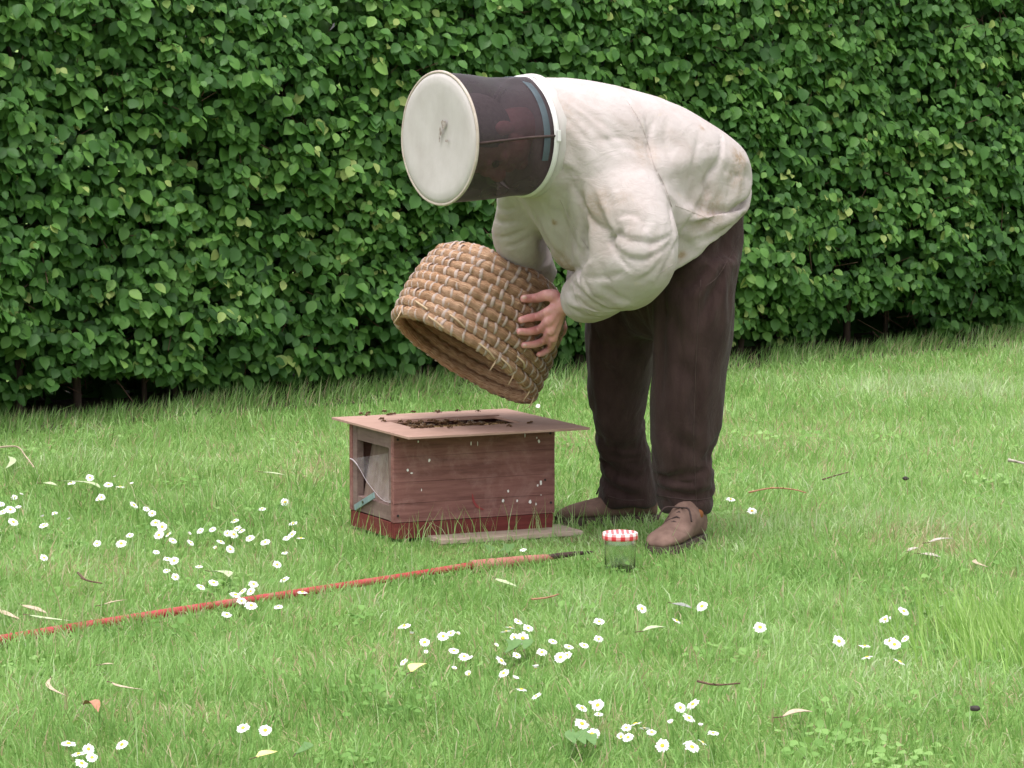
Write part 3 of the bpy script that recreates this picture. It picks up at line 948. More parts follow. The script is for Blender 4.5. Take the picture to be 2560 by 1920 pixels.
def on_skep(px, py, lift):
    d = ray(px, py).normalized()
    hit, nrm, idx, dist = sk_bvh.ray_cast(CAM, d)
    if hit is None:
        hit, nrm, idx, dist = sk_bvh.find_nearest(P(px, py, SK_O.y + .03))
        return P(px, py, hit.y)
    if nrm.dot(d) > 0: nrm = -nrm
    return hit + nrm * lift * .5 - d * lift * .5
# ------------------------------------------------------------------ hive
HB = G(985, 1358); HANG = math.atan2(.426, .905)
HROT = (0, 0, HANG)
HM = Matrix.Translation(HB) @ Matrix.Rotation(HANG, 4, 'Z')
BW, BD = .489, .315
# pale plank under the hive
pl = thing('timber_plank', 'pale weathered plank lying in the grass under the front of the hive box', 'plank', HB, HROT)
mb = MB(); mb.box((.315, -.022, .0085), (.43, .15, .013)); mb.build('board', MAT['plank'], pl, bevel=.002, world_space=False)
# red floor
fl = thing('hive_floor', 'dark red painted wooden hive floor under the box', 'hive floor', HB, HROT)
for c_, s_, nm in (((BW / 2, .012, .032), (BW - .006, .022, .044), 'front_rail'), ((BW / 2, BD - .012, .032), (BW - .006, .022, .044), 'back_rail'),
                   ((.013, BD / 2, .032), (.022, BD - .05, .044), 'side_rail'), ((BW - .013, BD / 2, .032), (.022, BD - .05, .044), 'side_rail'),
                   ((BW / 2, BD / 2, .026), (BW - .06, BD - .056, .012), 'base_panel')):
    mb = MB(); mb.box(c_, s_); mb.build(nm, MAT['red_paint'], fl, bevel=.0015, world_space=False)
# box body
hv = thing('hive_box', 'reddish brown wooden hive box with white splashes on its front', 'hive box', HB, HROT)
Z0, Z1 = .0555, .300
zs = [Z0, .108, .166, .236, Z1]
for k in range(4):
    off = (.0006, -.0004, .0005, 0)[k]
    mb = MB(); mb.box((BW / 2, .010 + off, (zs[k] + zs[k + 1]) / 2), (BW, .020, zs[k + 1] - zs[k] - .0004))
    mb.build('plank', MAT['cedar'], hv, bevel=.0007, world_space=False)
mb = MB(); mb.box((BW / 2, BD - .010, (Z0 + Z1) / 2), (BW, .020, Z1 - Z0)); mb.build('back_panel', MAT['cedar'], hv, bevel=.0012, world_space=False)
mb = MB(); mb.box((BW - .012, BD / 2, (Z0 + Z1) / 2), (.020, BD - .0405, Z1 - Z0)); mb.build('end_panel', MAT['cedar'], hv, bevel=.0012, world_space=False)
# left end: stiles, rails and a recessed sloping panel
mb = MB(); mb.box((.0125, .030, (Z0 + Z1) / 2), (.021, .0185, Z1 - Z0 - .002)); mb.build('stile', MAT['cedar_grey'], hv, bevel=.0012, world_space=False)
mb = MB(); mb.box((.0125, BD - .035, (Z0 + Z1) / 2), (.021, .029, Z1 - Z0 - .002)); mb.build('stile', MAT['cedar_grey'], hv, bevel=.0012, world_space=False)
mb = MB(); mb.box((.0135, .152, Z1 - .022), (.021, .224, .041)); mb.build('top_rail', MAT['cedar_grey'], hv, bevel=.0012, world_space=False)
mb = MB(); mb.box((.0135, .152, Z0 + .023), (.021, .224, .042)); mb.build('bottom_rail', MAT['cedar_grey'], hv, bevel=.0012, world_space=False)
mb = MB(); mb.add([(.050, .0395, .258), (.022, .0395, .099), (.022, .264, .099), (.050, .264, .258), (.058, .0395, .258), (.030, .0395, .099), (.030, .264, .099), (.058, .264, .258)],
                  [(0, 1, 2, 3), (7, 6, 5, 4), (0, 4, 5, 1), (1, 5, 6, 2), (2, 6, 7, 3), (3, 7, 4, 0)])
mb.build('recessed_panel', MAT['cedar_pale'], hv, world_space=False)
# nails
for x_, z_ in ((.012, .075), (BW - .012, .085), (.012, .285), (BW - .03, .15), (BW - .014, .28)):
    mb = MB(); mb.tube([(x_, .002, z_), (x_, -.0016, z_)], .0035, 10); mb.build('nail', MAT['nail'], hv, world_space=False)
# cobweb and metal strip on the left end
def sideP(px, py):
    y = (985 - px) / 117 * .315; base = 1358 - 36 * (985 - px) / 117
    return y, (base - py) / 905
edge = [sideP(*q) for q in ((872, 1142), (884, 1150), (899, 1172), (915, 1200), (932, 1222), (948, 1241), (962, 1252), (978, 1256))]
edge = [(float(a), float(b_)) for a, b_ in catmull([(a, b_) for a, b_ in edge], 3)]
vs, fs = [], []
for k, (y_, z_) in enumerate(edge):
    top = (.030 + .01, .25)
    for j in range(6):
        t = j / 5
        vs.append((-.0015 + .02 * math.sin(math.pi * t) * (.4 + .6 * t), y_ * (1 - t) + (.036 + .09 * (k / len(edge)) * 0) * t, z_ * (1 - t) + (.245 - .10 * k / len(edge)) * t))
for k in range(len(edge) - 1):
    for j in range(5): fs.append((k * 6 + j, k * 6 + j + 1, (k + 1) * 6 + j + 1, (k + 1) * 6 + j))
web = mobj('cobweb', mesh_np('cobweb', vs, fs), MAT['web'], hv, False)
mb = MB(); mb.tube([(-.002, y_, z_) for y_, z_ in edge], [.0020 if k < 5 else .0007 for k in range(len(edge))], 6)
mb.build('web_edge', MAT['webline'], web, True, world_space=False)
a_, b_ = sideP(886, 1268), sideP(938, 1237)
d = Vector((0, b_[0] - a_[0], b_[1] - a_[1])); L_ = d.length
M3 = Matrix((Vector((1, 0, 0)), d.normalized(), Vector((1, 0, 0)).cross(d.normalized()))).transposed()
mb = MB(); mb.box((-.004, (a_[0] + b_[0]) / 2, (a_[1] + b_[1]) / 2), (.0035, L_, .017), M3)
ms_ = mb.build('metal_strip', MAT['clip'], hv, bevel=.0008, world_space=False)
mb = MB(); mb.tube([(-.0055, a_[0] * .55 + b_[0] * .45, a_[1] * .55 + b_[1] * .45), (-.0085, a_[0] * .55 + b_[0] * .45, a_[1] * .55 + b_[1] * .45)], .004, 10)
mb.build('screw', MAT['nail'], ms_, world_space=False)
# dried splashes on the front
HMI = HM.inverted()
def front_hit(px, py):
    o_ = HMI @ CAM; d_ = HMI.to_3x3() @ ray(px, py)
    t = (-.0009 - o_.y) / d_.y
    return o_ + d_ * t
SPL = [(798, 370, 9, 12), (888, 523, 13, 18), (713, 601, 13, 15), (745, 627, 15, 10), (1228, 388, 8, 24), (1281, 388, 5, 26), (1780, 368, 14, 22), (1762, 340, 8, 10), (1666, 322, 5, 22), (1795, 705, 13, 28),
       (1770, 726, 10, 14), (1530, 773, 13, 17), (1488, 852, 13, 18), (1603, 852, 11, 14), (1708, 860, 17, 24), (1756, 878, 10, 14), (1797, 804, 5, 8), (825, 765, 6, 14)]
for x_, y_, w_, h_ in SPL:
    c_ = front_hit(800 + x_ / 3.253, 990 + y_ / 3.253); vs = [Vector((c_.x, -.0026, c_.z))]; n = 11
    for k in range(n):
        a = 2 * math.pi * k / n; q = random.uniform(.75, 1.15)
        vs.append(Vector((c_.x + math.cos(a) * w_ / 3.253 / 1150 * q, -.0016, c_.z + math.sin(a) * h_ / 3.253 / 1150 * q)))
    mb = MB(); mb.add(vs, [(0, 1 + k, 1 + (k + 1) % n) for k in range(n)]); mb.build('splash', MAT['splash'], hv, True, world_space=False)
pts = [front_hit(800 + a / 3.253, 990 + b_ / 3.253) for a, b_ in ((1238, 795), (1243, 835), (1255, 870), (1285, 905), (1330, 925))]
mb = MB(); wd = [.0015, .003, .0035, .006, .003]
vs = [Vector((q.x + s_ * w_, -.0019, q.z)) for q, w_ in zip(pts, wd) for s_ in (-1, 1)]
mb.add(vs, [(2 * k, 2 * k + 1, 2 * k + 3, 2 * k + 2) for k in range(4)]); mb.build('red_smear', MAT['smear'], hv, world_space=False)
# frames inside
for k in range(6):
    y_ = .045 + k * .041
    mb = MB(); mb.box((BW / 2 + .016, y_, .283), (BW - .10, .024, .010)); fr = mb.build('frame_bar', MAT['pine'], hv, bevel=.001, world_space=False)
    mb = MB(); mb.box((BW / 2 + .016, y_, .175), (BW - .12, .012, .2)); mb.build('comb', MAT['dark'], fr, world_space=False)
# plywood board with a rectangular opening
bo = thing('plywood_board', 'thin pinkish square plywood board with a rectangular slot lying on the hive box', 'board', HM @ Vector((0, 0, .3)), HROT)
bx0, bx1, by0, by1 = -.016, .529, -.140, .405
hx0, hx1, hy0, hy1 = .088, .412, .048, .230
bz0, bz1 = .0012, .0078
def ringface(z, flip):
    o_ = [(bx0, by0, z), (bx1, by0, z), (bx1, by1, z), (bx0, by1, z)]; i_ = [(hx0, hy0, z), (hx1, hy0, z), (hx1, hy1, z), (hx0, hy1, z)]
    return o_ + i_
vs = ringface(bz0, 0) + ringface(bz1, 1)
fs = []
for k in range(4):
    n_ = (k + 1) % 4
    fs += [(8 + k, 8 + n_, 12 + n_, 12 + k), (k, 4 + k, 4 + n_, n_), (k, n_, 8 + n_, 8 + k), (4 + k, 12 + k, 12 + n_, 4 + n_)]
mb = MB(); mb.add(vs, fs); mb.build('sheet', MAT['ply'], bo, bevel=.0008, world_space=False)
mb = MB(); mb.box(((hx0 + hx1) / 2, hy1 + .010, .0095), (hx1 - hx0 + .03, .014, .0035)); mb.build('slot_batten', MAT['ply'], bo, bevel=.0006, world_space=False)

# honey bees
def bee_mesh(seed):
    r_ = random.Random(seed); mb = MB(); s_ = .001
    mb.ellipsoid((-4.2 * s_, 0, 2.6 * s_), (3.9 * s_, 2.1 * s_, 2.0 * s_), None, 8, 6)
    mb.ellipsoid((.9 * s_, 0, 3.2 * s_), (2.1 * s_, 2.0 * s_, 1.9 * s_), None, 8, 6)
    mb.ellipsoid((3.6 * s_, 0, 2.8 * s_), (1.2 * s_, 1.6 * s_, 1.4 * s_), None, 8, 6)
    for sd_ in (-1, 1):
        for x_ in (-.6, .8, 2.2): mb.tube([(x_ * s_, sd_ * 1.4 * s_, 2.6 * s_), ((x_ * 1.5 - .4) * s_, sd_ * 3.6 * s_, 2.9 * s_), ((x_ * 2 - .8) * s_, sd_ * 5 * s_, 0)], .35 * s_, 4)
    nb = len(mb.f)
    for sd_ in (-1, 1):
        sp = r_.uniform(.25, .7)
        d = Vector((-math.cos(sp), sd_ * math.sin(sp), .12)); n_ = Vector((-d.y, d.x, 0)) * sd_
        b0 = Vector((.6, sd_ * 1.3, 4.8)) * s_
        mb.add([b0, b0 + (d * 4 - n_ * 1.6) * s_, b0 + d * 8.4 * s_, b0 + (d * 7 + n_ * 1.3) * s_, b0 + (d * 3 + n_ * .8) * s_], [(0, 1, 2, 3, 4)])
    me = bpy.data.meshes.new('honey_bee'); me.from_pydata(mb.v, [], mb.f); me.materials.append(MAT['bee']); me.materials.append(MAT['wing'])
    for k, p in enumerate(me.polygons): p.material_index = 0 if k < nb else 1; p.use_smooth = k < nb
    me.update(); return me
bees = [bee_mesh(k) for k in range(5)]
def put_bee(loc_local, label, group, k, sc=1.45):
    o = bpy.data.objects.new('honey_bee', bees[k % 5]); link(o)
    o.location = HM @ Vector(loc_local); o.rotation_euler = (random.gauss(0, .1), random.gauss(0, .15), random.uniform(0, 6.28)); o.scale = (sc,) * 3
    tag(o, label, 'bee', group)
def board_hit(px, py, z):
    o_ = HMI @ CAM; d_ = HMI.to_3x3() @ ray(px, py); return o_ + d_ * ((z - o_.z) / d_.z)
BT = .3 + bz1 + .0002
NTH = ('first second third fourth fifth sixth seventh eighth ninth tenth eleventh twelfth thirteenth fourteenth fifteenth sixteenth seventeenth eighteenth nineteenth twentieth').split()
NTH += ['twenty ' + q for q in NTH[:9]] + ['thirtieth'] + ['thirty ' + q for q in NTH[:9]]
k = 0
for x_, y_ in ((330, 147), (385, 152), (398, 138), (520, 126), (572, 150), (600, 146), (755, 130), (945, 128), (968, 126), (1120, 118), (1285, 122)):
    put_bee(tuple(board_hit(800 + x_ / 3.253, 990 + y_ / 3.253 + 2, BT)), 'small dark honey bee on the back edge of the plywood board, %s from the left' % NTH[k], 'bees along the back of the board', k); k += 1
for k, (x_, y_) in enumerate(((500, 190), (520, 208), (760, 262), (840, 250), (882, 252), (905, 243), (1055, 258), (1325, 222), (1540, 245), (1715, 220))):
    put_bee(tuple(board_hit(800 + x_ / 3.253, 990 + y_ / 3.253 + 1, BT)), 'small dark honey bee on the front of the plywood board, %s from the left' % NTH[k], 'bees on the front of the board', k)
for q in range(62):
    t = random.random() ** 1.3
    x_ = hx0 + .008 + t * (hx1 - hx0 - .10); y_ = hy0 + .006 + random.random() * (hy1 - hy0 - .02)
    put_bee((x_, y_, .2885 + random.random() * .020), 'dark honey bee in the crowd filling the slot of the board', 'bees crowding the slot', k); k += 1
for q in range(20):
    x_ = hx0 + .01 + random.random() ** 1.4 * (hx1 - hx0 - .06)
    put_bee((x_, hy0 - .004 + random.gauss(0, .004), BT), 'dark honey bee on the front rim of the slot', 'bees on the rim of the slot', k); k += 1
# ------------------------------------------------------------------ beekeeper
FWD = Vector((-.81, -.586, 0)).normalized()       # the way he faces
LAT = Vector((.586, -.81, 0)).normalized()        # his left, towards the camera
base = (G(1700, 1365) + G(1520, 1305)) / 2
base.z = 0
per = thing('person', 'person in cream smock and black net veil bending over the hive with a skep', 'person', base)

# ---- smock
VT_C = P(1096, 346, 9.39)                          # veil: centre of the flat top
VC_C = P(1303, 341, 9.545)                         # veil: centre at the collar
VAX = (VC_C - VT_C).normalized()
VL = (VC_C - VT_C).length

mb = MB()
loft(mb, [
    (P(1650, 592, 9.88), Vector((-.42, -.305, .855)), LAT, .235, .325, .25, .235),
    (P(1658, 566, 9.87), Vector((-.43, -.31, .85)), LAT, .240, .325, .252, .235),
    (P(1676, 490, 9.84), Vector((-.50, -.36, .79)), LAT, .225, .320, .25, .23),
    (P(1640, 425, 9.79), Vector((-.62, -.45, .64)), LAT, .188, .320, .24, .23),
    (P(1545, 385, 9.71), Vector((-.74, -.54, .40)), LAT, .183, .325, .225, .225),
    (P(1435, 358, 9.63), Vector((-.80, -.58, .16)), LAT, .175, .255, .205, .205),
    (P(1365, 345, 9.58), Vector((-.81, -.586, .04)), LAT, .162, .175, .175, .175),
    (P(1312, 341, 9.55), -VAX, LAT, .150, .150, .150, .150),
], n=48, sub=6)
LS = P(1490, 392, 9.62)
limb(mb, [(P(1470, 335, 9.61), .10), (P(1560, 400, 9.60), .115), (P(1625, 480, 9.62), .10)])
limb(mb, [(LS, .10), (P(1545, 465, 9.52), .102), (P(1592, 545, 9.46), .100), (P(1614, 608, 9.44), .090),
          (P(1580, 668, 9.48), .084), (P(1522, 712, 9.55), .079), (P(1474, 740, 9.63), .073), (P(1449, 754, 9.67), .063)])
limb(mb, [(P(1340, 420, 9.74), .10), (P(1305, 510, 9.80), .078), (P(1298, 575, 9.86), .076), (P(1322, 635, 9.95), .064), (P(1345, 690, 10.02), .055)])
jk = remesh(mb.mesh('smock'), .0155, 3)


def drape(me, pin, in_top, in_side, grow, frames=22, bend=.25, snug=None):
    """Let a garment hang as real cloth over a slightly smaller body, held where pin(point) says."""
    co, no = get_co(me), get_no(me)
    inset = np.where(no[:, 2] > .25, in_top, in_side)
    if snug is not None:
        dl = np.linalg.norm(co[:, None, :] - snug[None], axis=2).min(1)
        inset = np.where(dl < .13, np.minimum(inset, .009), inset)      # the cloth stays close round the arm
    inner = me.copy(); set_co(inner, co - no * inset[:, None])
    ob_i = bpy.data.objects.new('tmp_body', inner); col.objects.link(ob_i)
    ob_i.modifiers.new('c', 'COLLISION'); ob_i.collision.thickness_outer = .004; ob_i.collision.cloth_friction = 12
    ob = bpy.data.objects.new('tmp_cloth', me); col.objects.link(ob)
    vg = ob.vertex_groups.new(name='pin')
    for i, q in enumerate(co):
        w = pin(Vector(q))
        if w > 0: vg.add([i], min(1, w), 'REPLACE')
    m = ob.modifiers.new('cloth', 'CLOTH'); st_ = m.settings
    st_.vertex_group_mass = 'pin'; st_.quality = 5; st_.mass = .18
    st_.tension_stiffness = st_.compression_stiffness = 14; st_.shear_stiffness = 6; st_.bending_stiffness = bend
    st_.air_damping = 2.0; st_.shrink_min = grow; st_.shrink_max = grow
    m.collision_settings.collision_quality = 2; m.collision_settings.distance_min = .004
    m.collision_settings.use_self_collision = False
    m.point_cache.frame_start = 1; m.point_cache.frame_end = frames
    scene.frame_start, scene.frame_end = 1, frames
    for f in range(1, frames + 1): scene.frame_set(f)
    sb = ob.modifiers.new('sub', 'SUBSURF'); sb.levels = 1
    dg = bpy.context.evaluated_depsgraph_get()
    out = bpy.data.meshes.new_from_object(ob.evaluated_get(dg))
    bpy.data.objects.remove(ob); bpy.data.objects.remove(ob_i); bpy.data.meshes.remove(inner)
    scene.frame_set(1)
    out.polygons.foreach_set('use_smooth', [True] * len(out.polygons))
    return out


def pin_smock(q):
    cu = P(1432, 762, 9.69); hemT = Vector((-.42, -.305, .855)).normalized(); w = 0
    if (q - P(1330, 341, 9.56)).dot((VT_C - VC_C).normalized()) > 0: w = 1
    w = max(w, (.075 - (q - cu).length) / .02)
    if (q - P(1345, 690, 10.02)).length < .085: w = 1
    if q.z < 1.0: w = max(w, (.022 - (q - P(1650, 592, 9.88)).dot(hemT)) / .02)
    return w


ARMP = np.array(catmull([tuple(P(x, y, Y)) for x, y, Y in ((1545, 465, 9.52), (1592, 545, 9.46), (1614, 608, 9.44), (1580, 668, 9.48), (1522, 712, 9.55), (1449, 754, 9.67))], 5))
jk = drape(jk, pin_smock, .014, .028, -.042, 18, snug=ARMP)

# sculpt the folds: each is a polyline on the cloth, pressed in with ridges beside it
bv = BVHTree.FromPolygons([q.co.copy() for q in jk.vertices], [tuple(p.vertices) for p in jk.polygons])
FOLDS = [  # (points on the cloth, depth, width, raised side: 1 right of the line's run, -1 left, 0 a plain crease)
    ([(1418, 420), (1436, 467), (1456, 504), (1477, 545), (1509, 569), (1546, 581)], .016, .012, -.4),
    ([(1424, 424), (1440, 440), (1448, 470), (1453, 500)], .014, .010, -.2),
    ([(1552, 578), (1532, 590), (1523, 602), (1528, 618)], .016, .008, 1),
    ([(1546, 583), (1586, 598), (1639, 602), (1682, 581)], .012, .007, -1),
    ([(1530, 610), (1566, 638), (1607, 646), (1656, 622), (1682, 598)], .013, .007, -1),
    ([(1534, 630), (1554, 654), (1576, 677)], .009, .007, 1),
    ([(1545, 545), (1572, 538), (1600, 552), (1612, 575)], .008, .008, 1),
    ([(1460, 695), (1509, 699), (1560, 685)], .009, .008, 1),
    ([(1452, 690), (1462, 712), (1480, 742), (1500, 758)], .009, .007, 1),
    ([(1424, 766), (1445, 778), (1466, 789), (1503, 780)], .009, .006, -1),
    ([(1412, 735), (1432, 728), (1450, 735)], .006, .006, 1),
    ([(1590, 700), (1625, 680), (1660, 640)], .007, .009, -1),
    ([(1566, 246), (1599, 300), (1623, 366), (1635, 410), (1660, 459), (1680, 516), (1684, 575)], .012, .008, -1),
    ([(1611, 284), (1618, 320), (1630, 370)], .008, .008, 1),
    ([(1641, 296), (1628, 335), (1630, 380)], .008, .009, -1),
    ([(1675, 300), (1668, 350), (1690, 420), (1706, 480)], .006, .014, -1),
    ([(1745, 333), (1735, 390), (1717, 455)], .006, .014, 1),
    ([(1806, 338), (1804, 394), (1768, 451), (1772, 488), (1748, 540)], .013, .009, -1),
    ([(1768, 470), (1729, 540), (1688, 610), (1640, 706)], .010, .009, 1),
    ([(1836, 395), (1850, 430), (1815, 455)], .006, .008, 1),
    ([(1810, 425), (1835, 440), (1870, 445)], .005, .007, 1),
    ([(1480, 352), (1530, 343), (1580, 346), (1618, 366)], .005, .007, -1),
    ([(1545, 372), (1580, 376), (1612, 386)], .005, .007, 1),
    ([(1358, 205), (1390, 214), (1430, 216)], .006, .010, 1),
    ([(1375, 240), (1388, 300), (1392, 345)], .006, .010, -1),
    ([(1398, 365), (1404, 410), (1414, 440)], .008, .009, -1),
    ([(1375, 470), (1362, 510), (1372, 560)], .007, .011, 1),
    ([(1322, 500), (1340, 550), (1372, 610), (1420, 668)], .009, .011, 1),
    ([(1400, 520), (1425, 580), (1460, 640)], .007, .012, -1),
    ([(1470, 560), (1462, 600), (1478, 645)], .006, .010, 1),
    ([(1350, 560), (1385, 620), (1425, 665)], .006, .010, -1),
    ([(1225, 545), (1255, 560), (1290, 556)], .010, .008, 1),
    ([(1222, 590), (1262, 592), (1310, 575)], .010, .008, -1),
    ([(1240, 520), (1262, 530), (1290, 522)], .007, .008, 1),
    ([(1262, 622), (1300, 612), (1335, 590)], .008, .008, 1),
]
co, no = get_co(jk), get_no(jk)
disp = np.zeros(len(co))
for pts, dep, wid, raised in FOLDS:
    dep *= 1.0
    pp = catmull(pts, 8); h3 = []
    for q in pp:
        hit, nr, ix, ds = bv.ray_cast(CAM, ray(*q).normalized())
        if hit is not None and hit.y < 10.1: h3.append((tuple(hit), tuple(nr)))
    if len(h3) < 4: continue
    A = np.array([h[0] for h in h3]); B = np.array([h[1] for h in h3])
    D = np.linalg.norm(co[:, None, :] - A[None], axis=2)
    j = D.argmin(1); dmin = D[np.arange(len(co)), j]
    tang = np.gradient(A, axis=0); tang /= np.linalg.norm(tang, axis=1, keepdims=True) + 1e-9
    sv = np.cross(tang, B)
    off = co - A[j]; sd_ = (off * sv[j]).sum(1)
    same = (no * B[j]).sum(1) > -.1
    tt = j / (len(A) - 1); tp = np.sin(np.pi * np.clip(tt * .86 + .07, 0, 1)) ** .7
    past = np.abs((off * tang[j]).sum(1)); ends = (j == 0) | (j == len(A) - 1)
    fade = np.where(ends, np.exp(-(past / wid) ** 2), 1)
    step = raised * np.tanh(sd_ / (wid * .35)) * np.exp(-dmin / (wid * 1.7)) * .42
    crease = -np.exp(-dmin / (wid * .75)) * (.75 if raised else 1.0)
    disp += same * tp * fade * dep * (step + crease)
# cloth relief: sharp shallow creases that hang on the trunk and ring the sleeves
ARM = [(LS, 0)] + [(P(x, y, Y), 0) for x, y, Y in ((1545, 465, 9.52), (1592, 545, 9.46), (1614, 608, 9.44), (1578, 668, 9.47), (1520, 710, 9.55), (1447, 753, 9.67))]
arm = catmull([tuple(q[0]) for q in ARM], 8); al_ = np.concatenate([[0], np.cumsum(np.linalg.norm(np.diff(arm, axis=0), axis=1))])
DA = np.linalg.norm(co[:, None, :] - arm[None], axis=2); ja_ = DA.argmin(1); da_ = DA.min(1)
in_arm = np.clip((.125 - da_) / .02, 0, 1) * np.clip((al_[ja_] - .05) / .05, 0, 1)
rel = np.zeros(len(co))
for i_, q in enumerate(co):
    ka = in_arm[i_]; v_ = 0.0
    if ka < 1:
        u_ = Vector((q[0] * 9 + q[2] * 2, q[1] * 9 - q[2] * 2, q[2] * 2.6))
        r1 = 1 - abs(noise.noise(u_)) * 2.2; r2 = 1 - abs(noise.noise(u_ * 2.3 + Vector((9, 3, 1)))) * 2.2
        v_ += (1 - ka) * (.0080 * max(r1, -.2) + .0034 * max(r2, -.2)) * (.35 + .9 * max(0, noise.noise(Vector(q) * 4) + .35))
    if ka > 0:
        w_ = Vector((al_[ja_[i_]] * 9 + q[2] * 5, q[0] * 8, q[1] * 6 + q[2] * 6))
        r1 = 1 - abs(noise.noise(w_)) * 2.2; r2 = 1 - abs(noise.noise(w_ * 2.1 + Vector((4, 7, 1)))) * 2.2
        elb = math.exp(-((al_[ja_[i_]] - .27) / .10) ** 2)
        v_ += ka * ((.0040 + .0016 * elb) * max(r1, -.2) + .0024 * max(r2, -.2)) * (.4 + .8 * max(0, noise.noise(Vector(q) * 6 + Vector((3, 0, 0))) + .3))
    rel[i_] = v_
disp += .35 * (rel - rel.mean())
soft = np.array([noise.noise(Vector(q) * 7) * .006 for q in co])
co = co + no * (disp + soft)[:, None]
set_co(jk, co)
# dirt: soiled seat, cuff, elbow (values stored per point)
st = np.zeros(len(co))
for px, py, Y, rad, amt in ((1850, 395, 9.75, .035, .9), (1845, 445, 9.75, .05, .45), (1780, 520, 9.66, .06, .5), (1760, 545, 9.66, .05, .4), (1490, 515, 9.4, .05, .5), (1505, 500, 9.4, .035, .4),
                            (1470, 770, 9.6, .05, .25), (1385, 558, 9.55, .008, 1.6), (1705, 640, 9.65, .016, .9), (1755, 320, 9.6, .010, .8), (1410, 660, 9.66, .05, .7), (1555, 495, 9.4, .02, .35),
                            (1615, 380, 9.55, .04, .4), (1395, 290, 9.5, .05, .35), (1390, 345, 9.45, .03, .3), (1640, 745, 9.6, .05, .3)):
    hit, nr, ix, ds = bv.ray_cast(CAM, ray(px, py).normalized())
    if hit is None: continue
    st = np.maximum(st, 1.35 * amt * np.exp(-(np.linalg.norm(co - np.array(hit), axis=1) / rad) ** 2))
attr(jk, 'stain', st)
smock = mobj('smock', jk, MAT['jacket'], per)
# sewn seams lying on the cloth
bv2 = BVHTree.FromPolygons([Vector(q) for q in co], [tuple(p.vertices) for p in jk.polygons])
MAT['seam'] = simple('seam_stitching', (0.30, 0.25, 0.23), (0.42, 0.36, 0.34), 60, 0.95)
for pts in ([(1566, 250), (1599, 302), (1623, 368), (1635, 412), (1660, 461), (1680, 518)], [(1688, 514), (1730, 530), (1772, 548), (1812, 572)],
            [(1432, 698), (1436, 730), (1452, 765), (1480, 788), (1502, 796)], [(1640, 690), (1690, 655), (1745, 618), (1800, 578), (1850, 540)], [(1400, 500), (1430, 560), (1470, 620)]):
    line = []
    for q in catmull(pts, 6):
        hit, nr, ix, ds = bv2.ray_cast(CAM, ray(*q).normalized())
        if hit is not None and (not line or (hit - line[-1]).length < .05): line.append(hit + nr * .0002)
    if len(line) > 4:
        mb = MB(); mb.tube(line, .0008, 5); me = mb.mesh('seam', True); me.transform(Matrix.Translation(-Vector(per.location))); me.materials.append(MAT['seam']); link(bpy.data.objects.new('seam', me), smock)

# ---- trousers
mb = MB()
loft(mb, [
    (P(1690, 500, 9.87), Vector((-.3, -.2, .93)), LAT, .165, .16, .19, .19),
    (P(1690, 580, 9.87), Vector((-.2, -.15, .97)), LAT, .185, .165, .21, .21),
    (P(1680, 680, 9.87), Vector((0, 0, 1)), LAT, .165, .15, .20, .205),
    (P(1660, 760, 9.88), Vector((0, 0, 1)), LAT, .125, .115, .16, .17),
    (P(1650, 830, 9.90), Vector((0, 0, 1)), LAT, .07, .07, .10, .10)], n=40, sub=5)
def leg(rows, f):
    loft(mb, [(P(x, y, Y), Vector((0, 0, 1)), f, hd, hv, hl, hm) for x, y, Y, hd, hv, hl, hm in rows], n=40, sub=6)
f_n = Vector((.25, -.97, 0))
leg([(1742, 640, 9.76, .115, .115, .13, .13), (1732, 760, 9.75, .108, .110, .125, .125), (1718, 880, 9.75, .098, .096, .11, .11), (1709, 1000, 9.76, .093, .090, .10, .10),
     (1706, 1120, 9.78, .090, .086, .095, .095), (1711, 1200, 9.80, .083, .084, .09, .09), (1715, 1250, 9.81, .080, .075, .088, .088), (1717, 1287, 9.81, .072, .070, .085, .085)], f_n)
leg([(1590, 660, 9.98, .11, .125, .12, .12), (1555, 780, 10.02, .105, .115, .11, .11), (1542, 880, 10.06, .092, .098, .10, .10), (1543, 980, 10.10, .086, .078, .095, .095),
     (1553, 1080, 10.14, .080, .072, .09, .09), (1568, 1150, 10.17, .080, .074, .085, .085), (1572, 1195, 10.18, .079, .076, .083, .083), (1568, 1235, 10.18, .084, .088, .08, .08), (1567, 1268, 10.18, .088, .086, .08, .08)], Vector((.1, -.99, 0)))
tr_ = remesh(mb.mesh('trousers'), .0165, 3)
tr_ = drape(tr_, lambda q: max((.135 - q.z) / .03, (q.z - .80) / .05), .012, .016, -.032, 15, .4)
bvt = BVHTree.FromPolygons([q.co.copy() for q in tr_.vertices], [tuple(p.vertices) for p in tr_.polygons])
co, no = get_co(tr_), get_no(tr_); disp = np.zeros(len(co))
TF = [([(1500, 1185), (1525, 1215), (1560, 1235), (1600, 1245)], .014, .012), ([(1510, 1150), (1540, 1180), (1590, 1200)], .008, .014),
      ([(1640, 1215), (1690, 1232), (1740, 1240), (1780, 1235)], .006, .010), ([(1840, 600), (1800, 690), (1770, 760), (1750, 800)], .010, .016),
      ([(1830, 560), (1790, 640), (1740, 700), (1700, 720)], .012, .016), ([(1690, 900), (1730, 950), (1745, 1050)], .005, .02),
      ([(1660, 1050), (1690, 1100), (1740, 1130)], .006, .018), ([(1740, 1150), (1745, 1080), (1735, 980)], .005, .014), ([(1500, 900), (1540, 960), (1590, 990)], .006, .02),
      ([(1640, 760), (1680, 800), (1700, 860)], .006, .02), ([(1480, 840), (1530, 870), (1590, 850)], .008, .02), ([(1640, 1180), (1680, 1195), (1730, 1180)], .006, .014)]
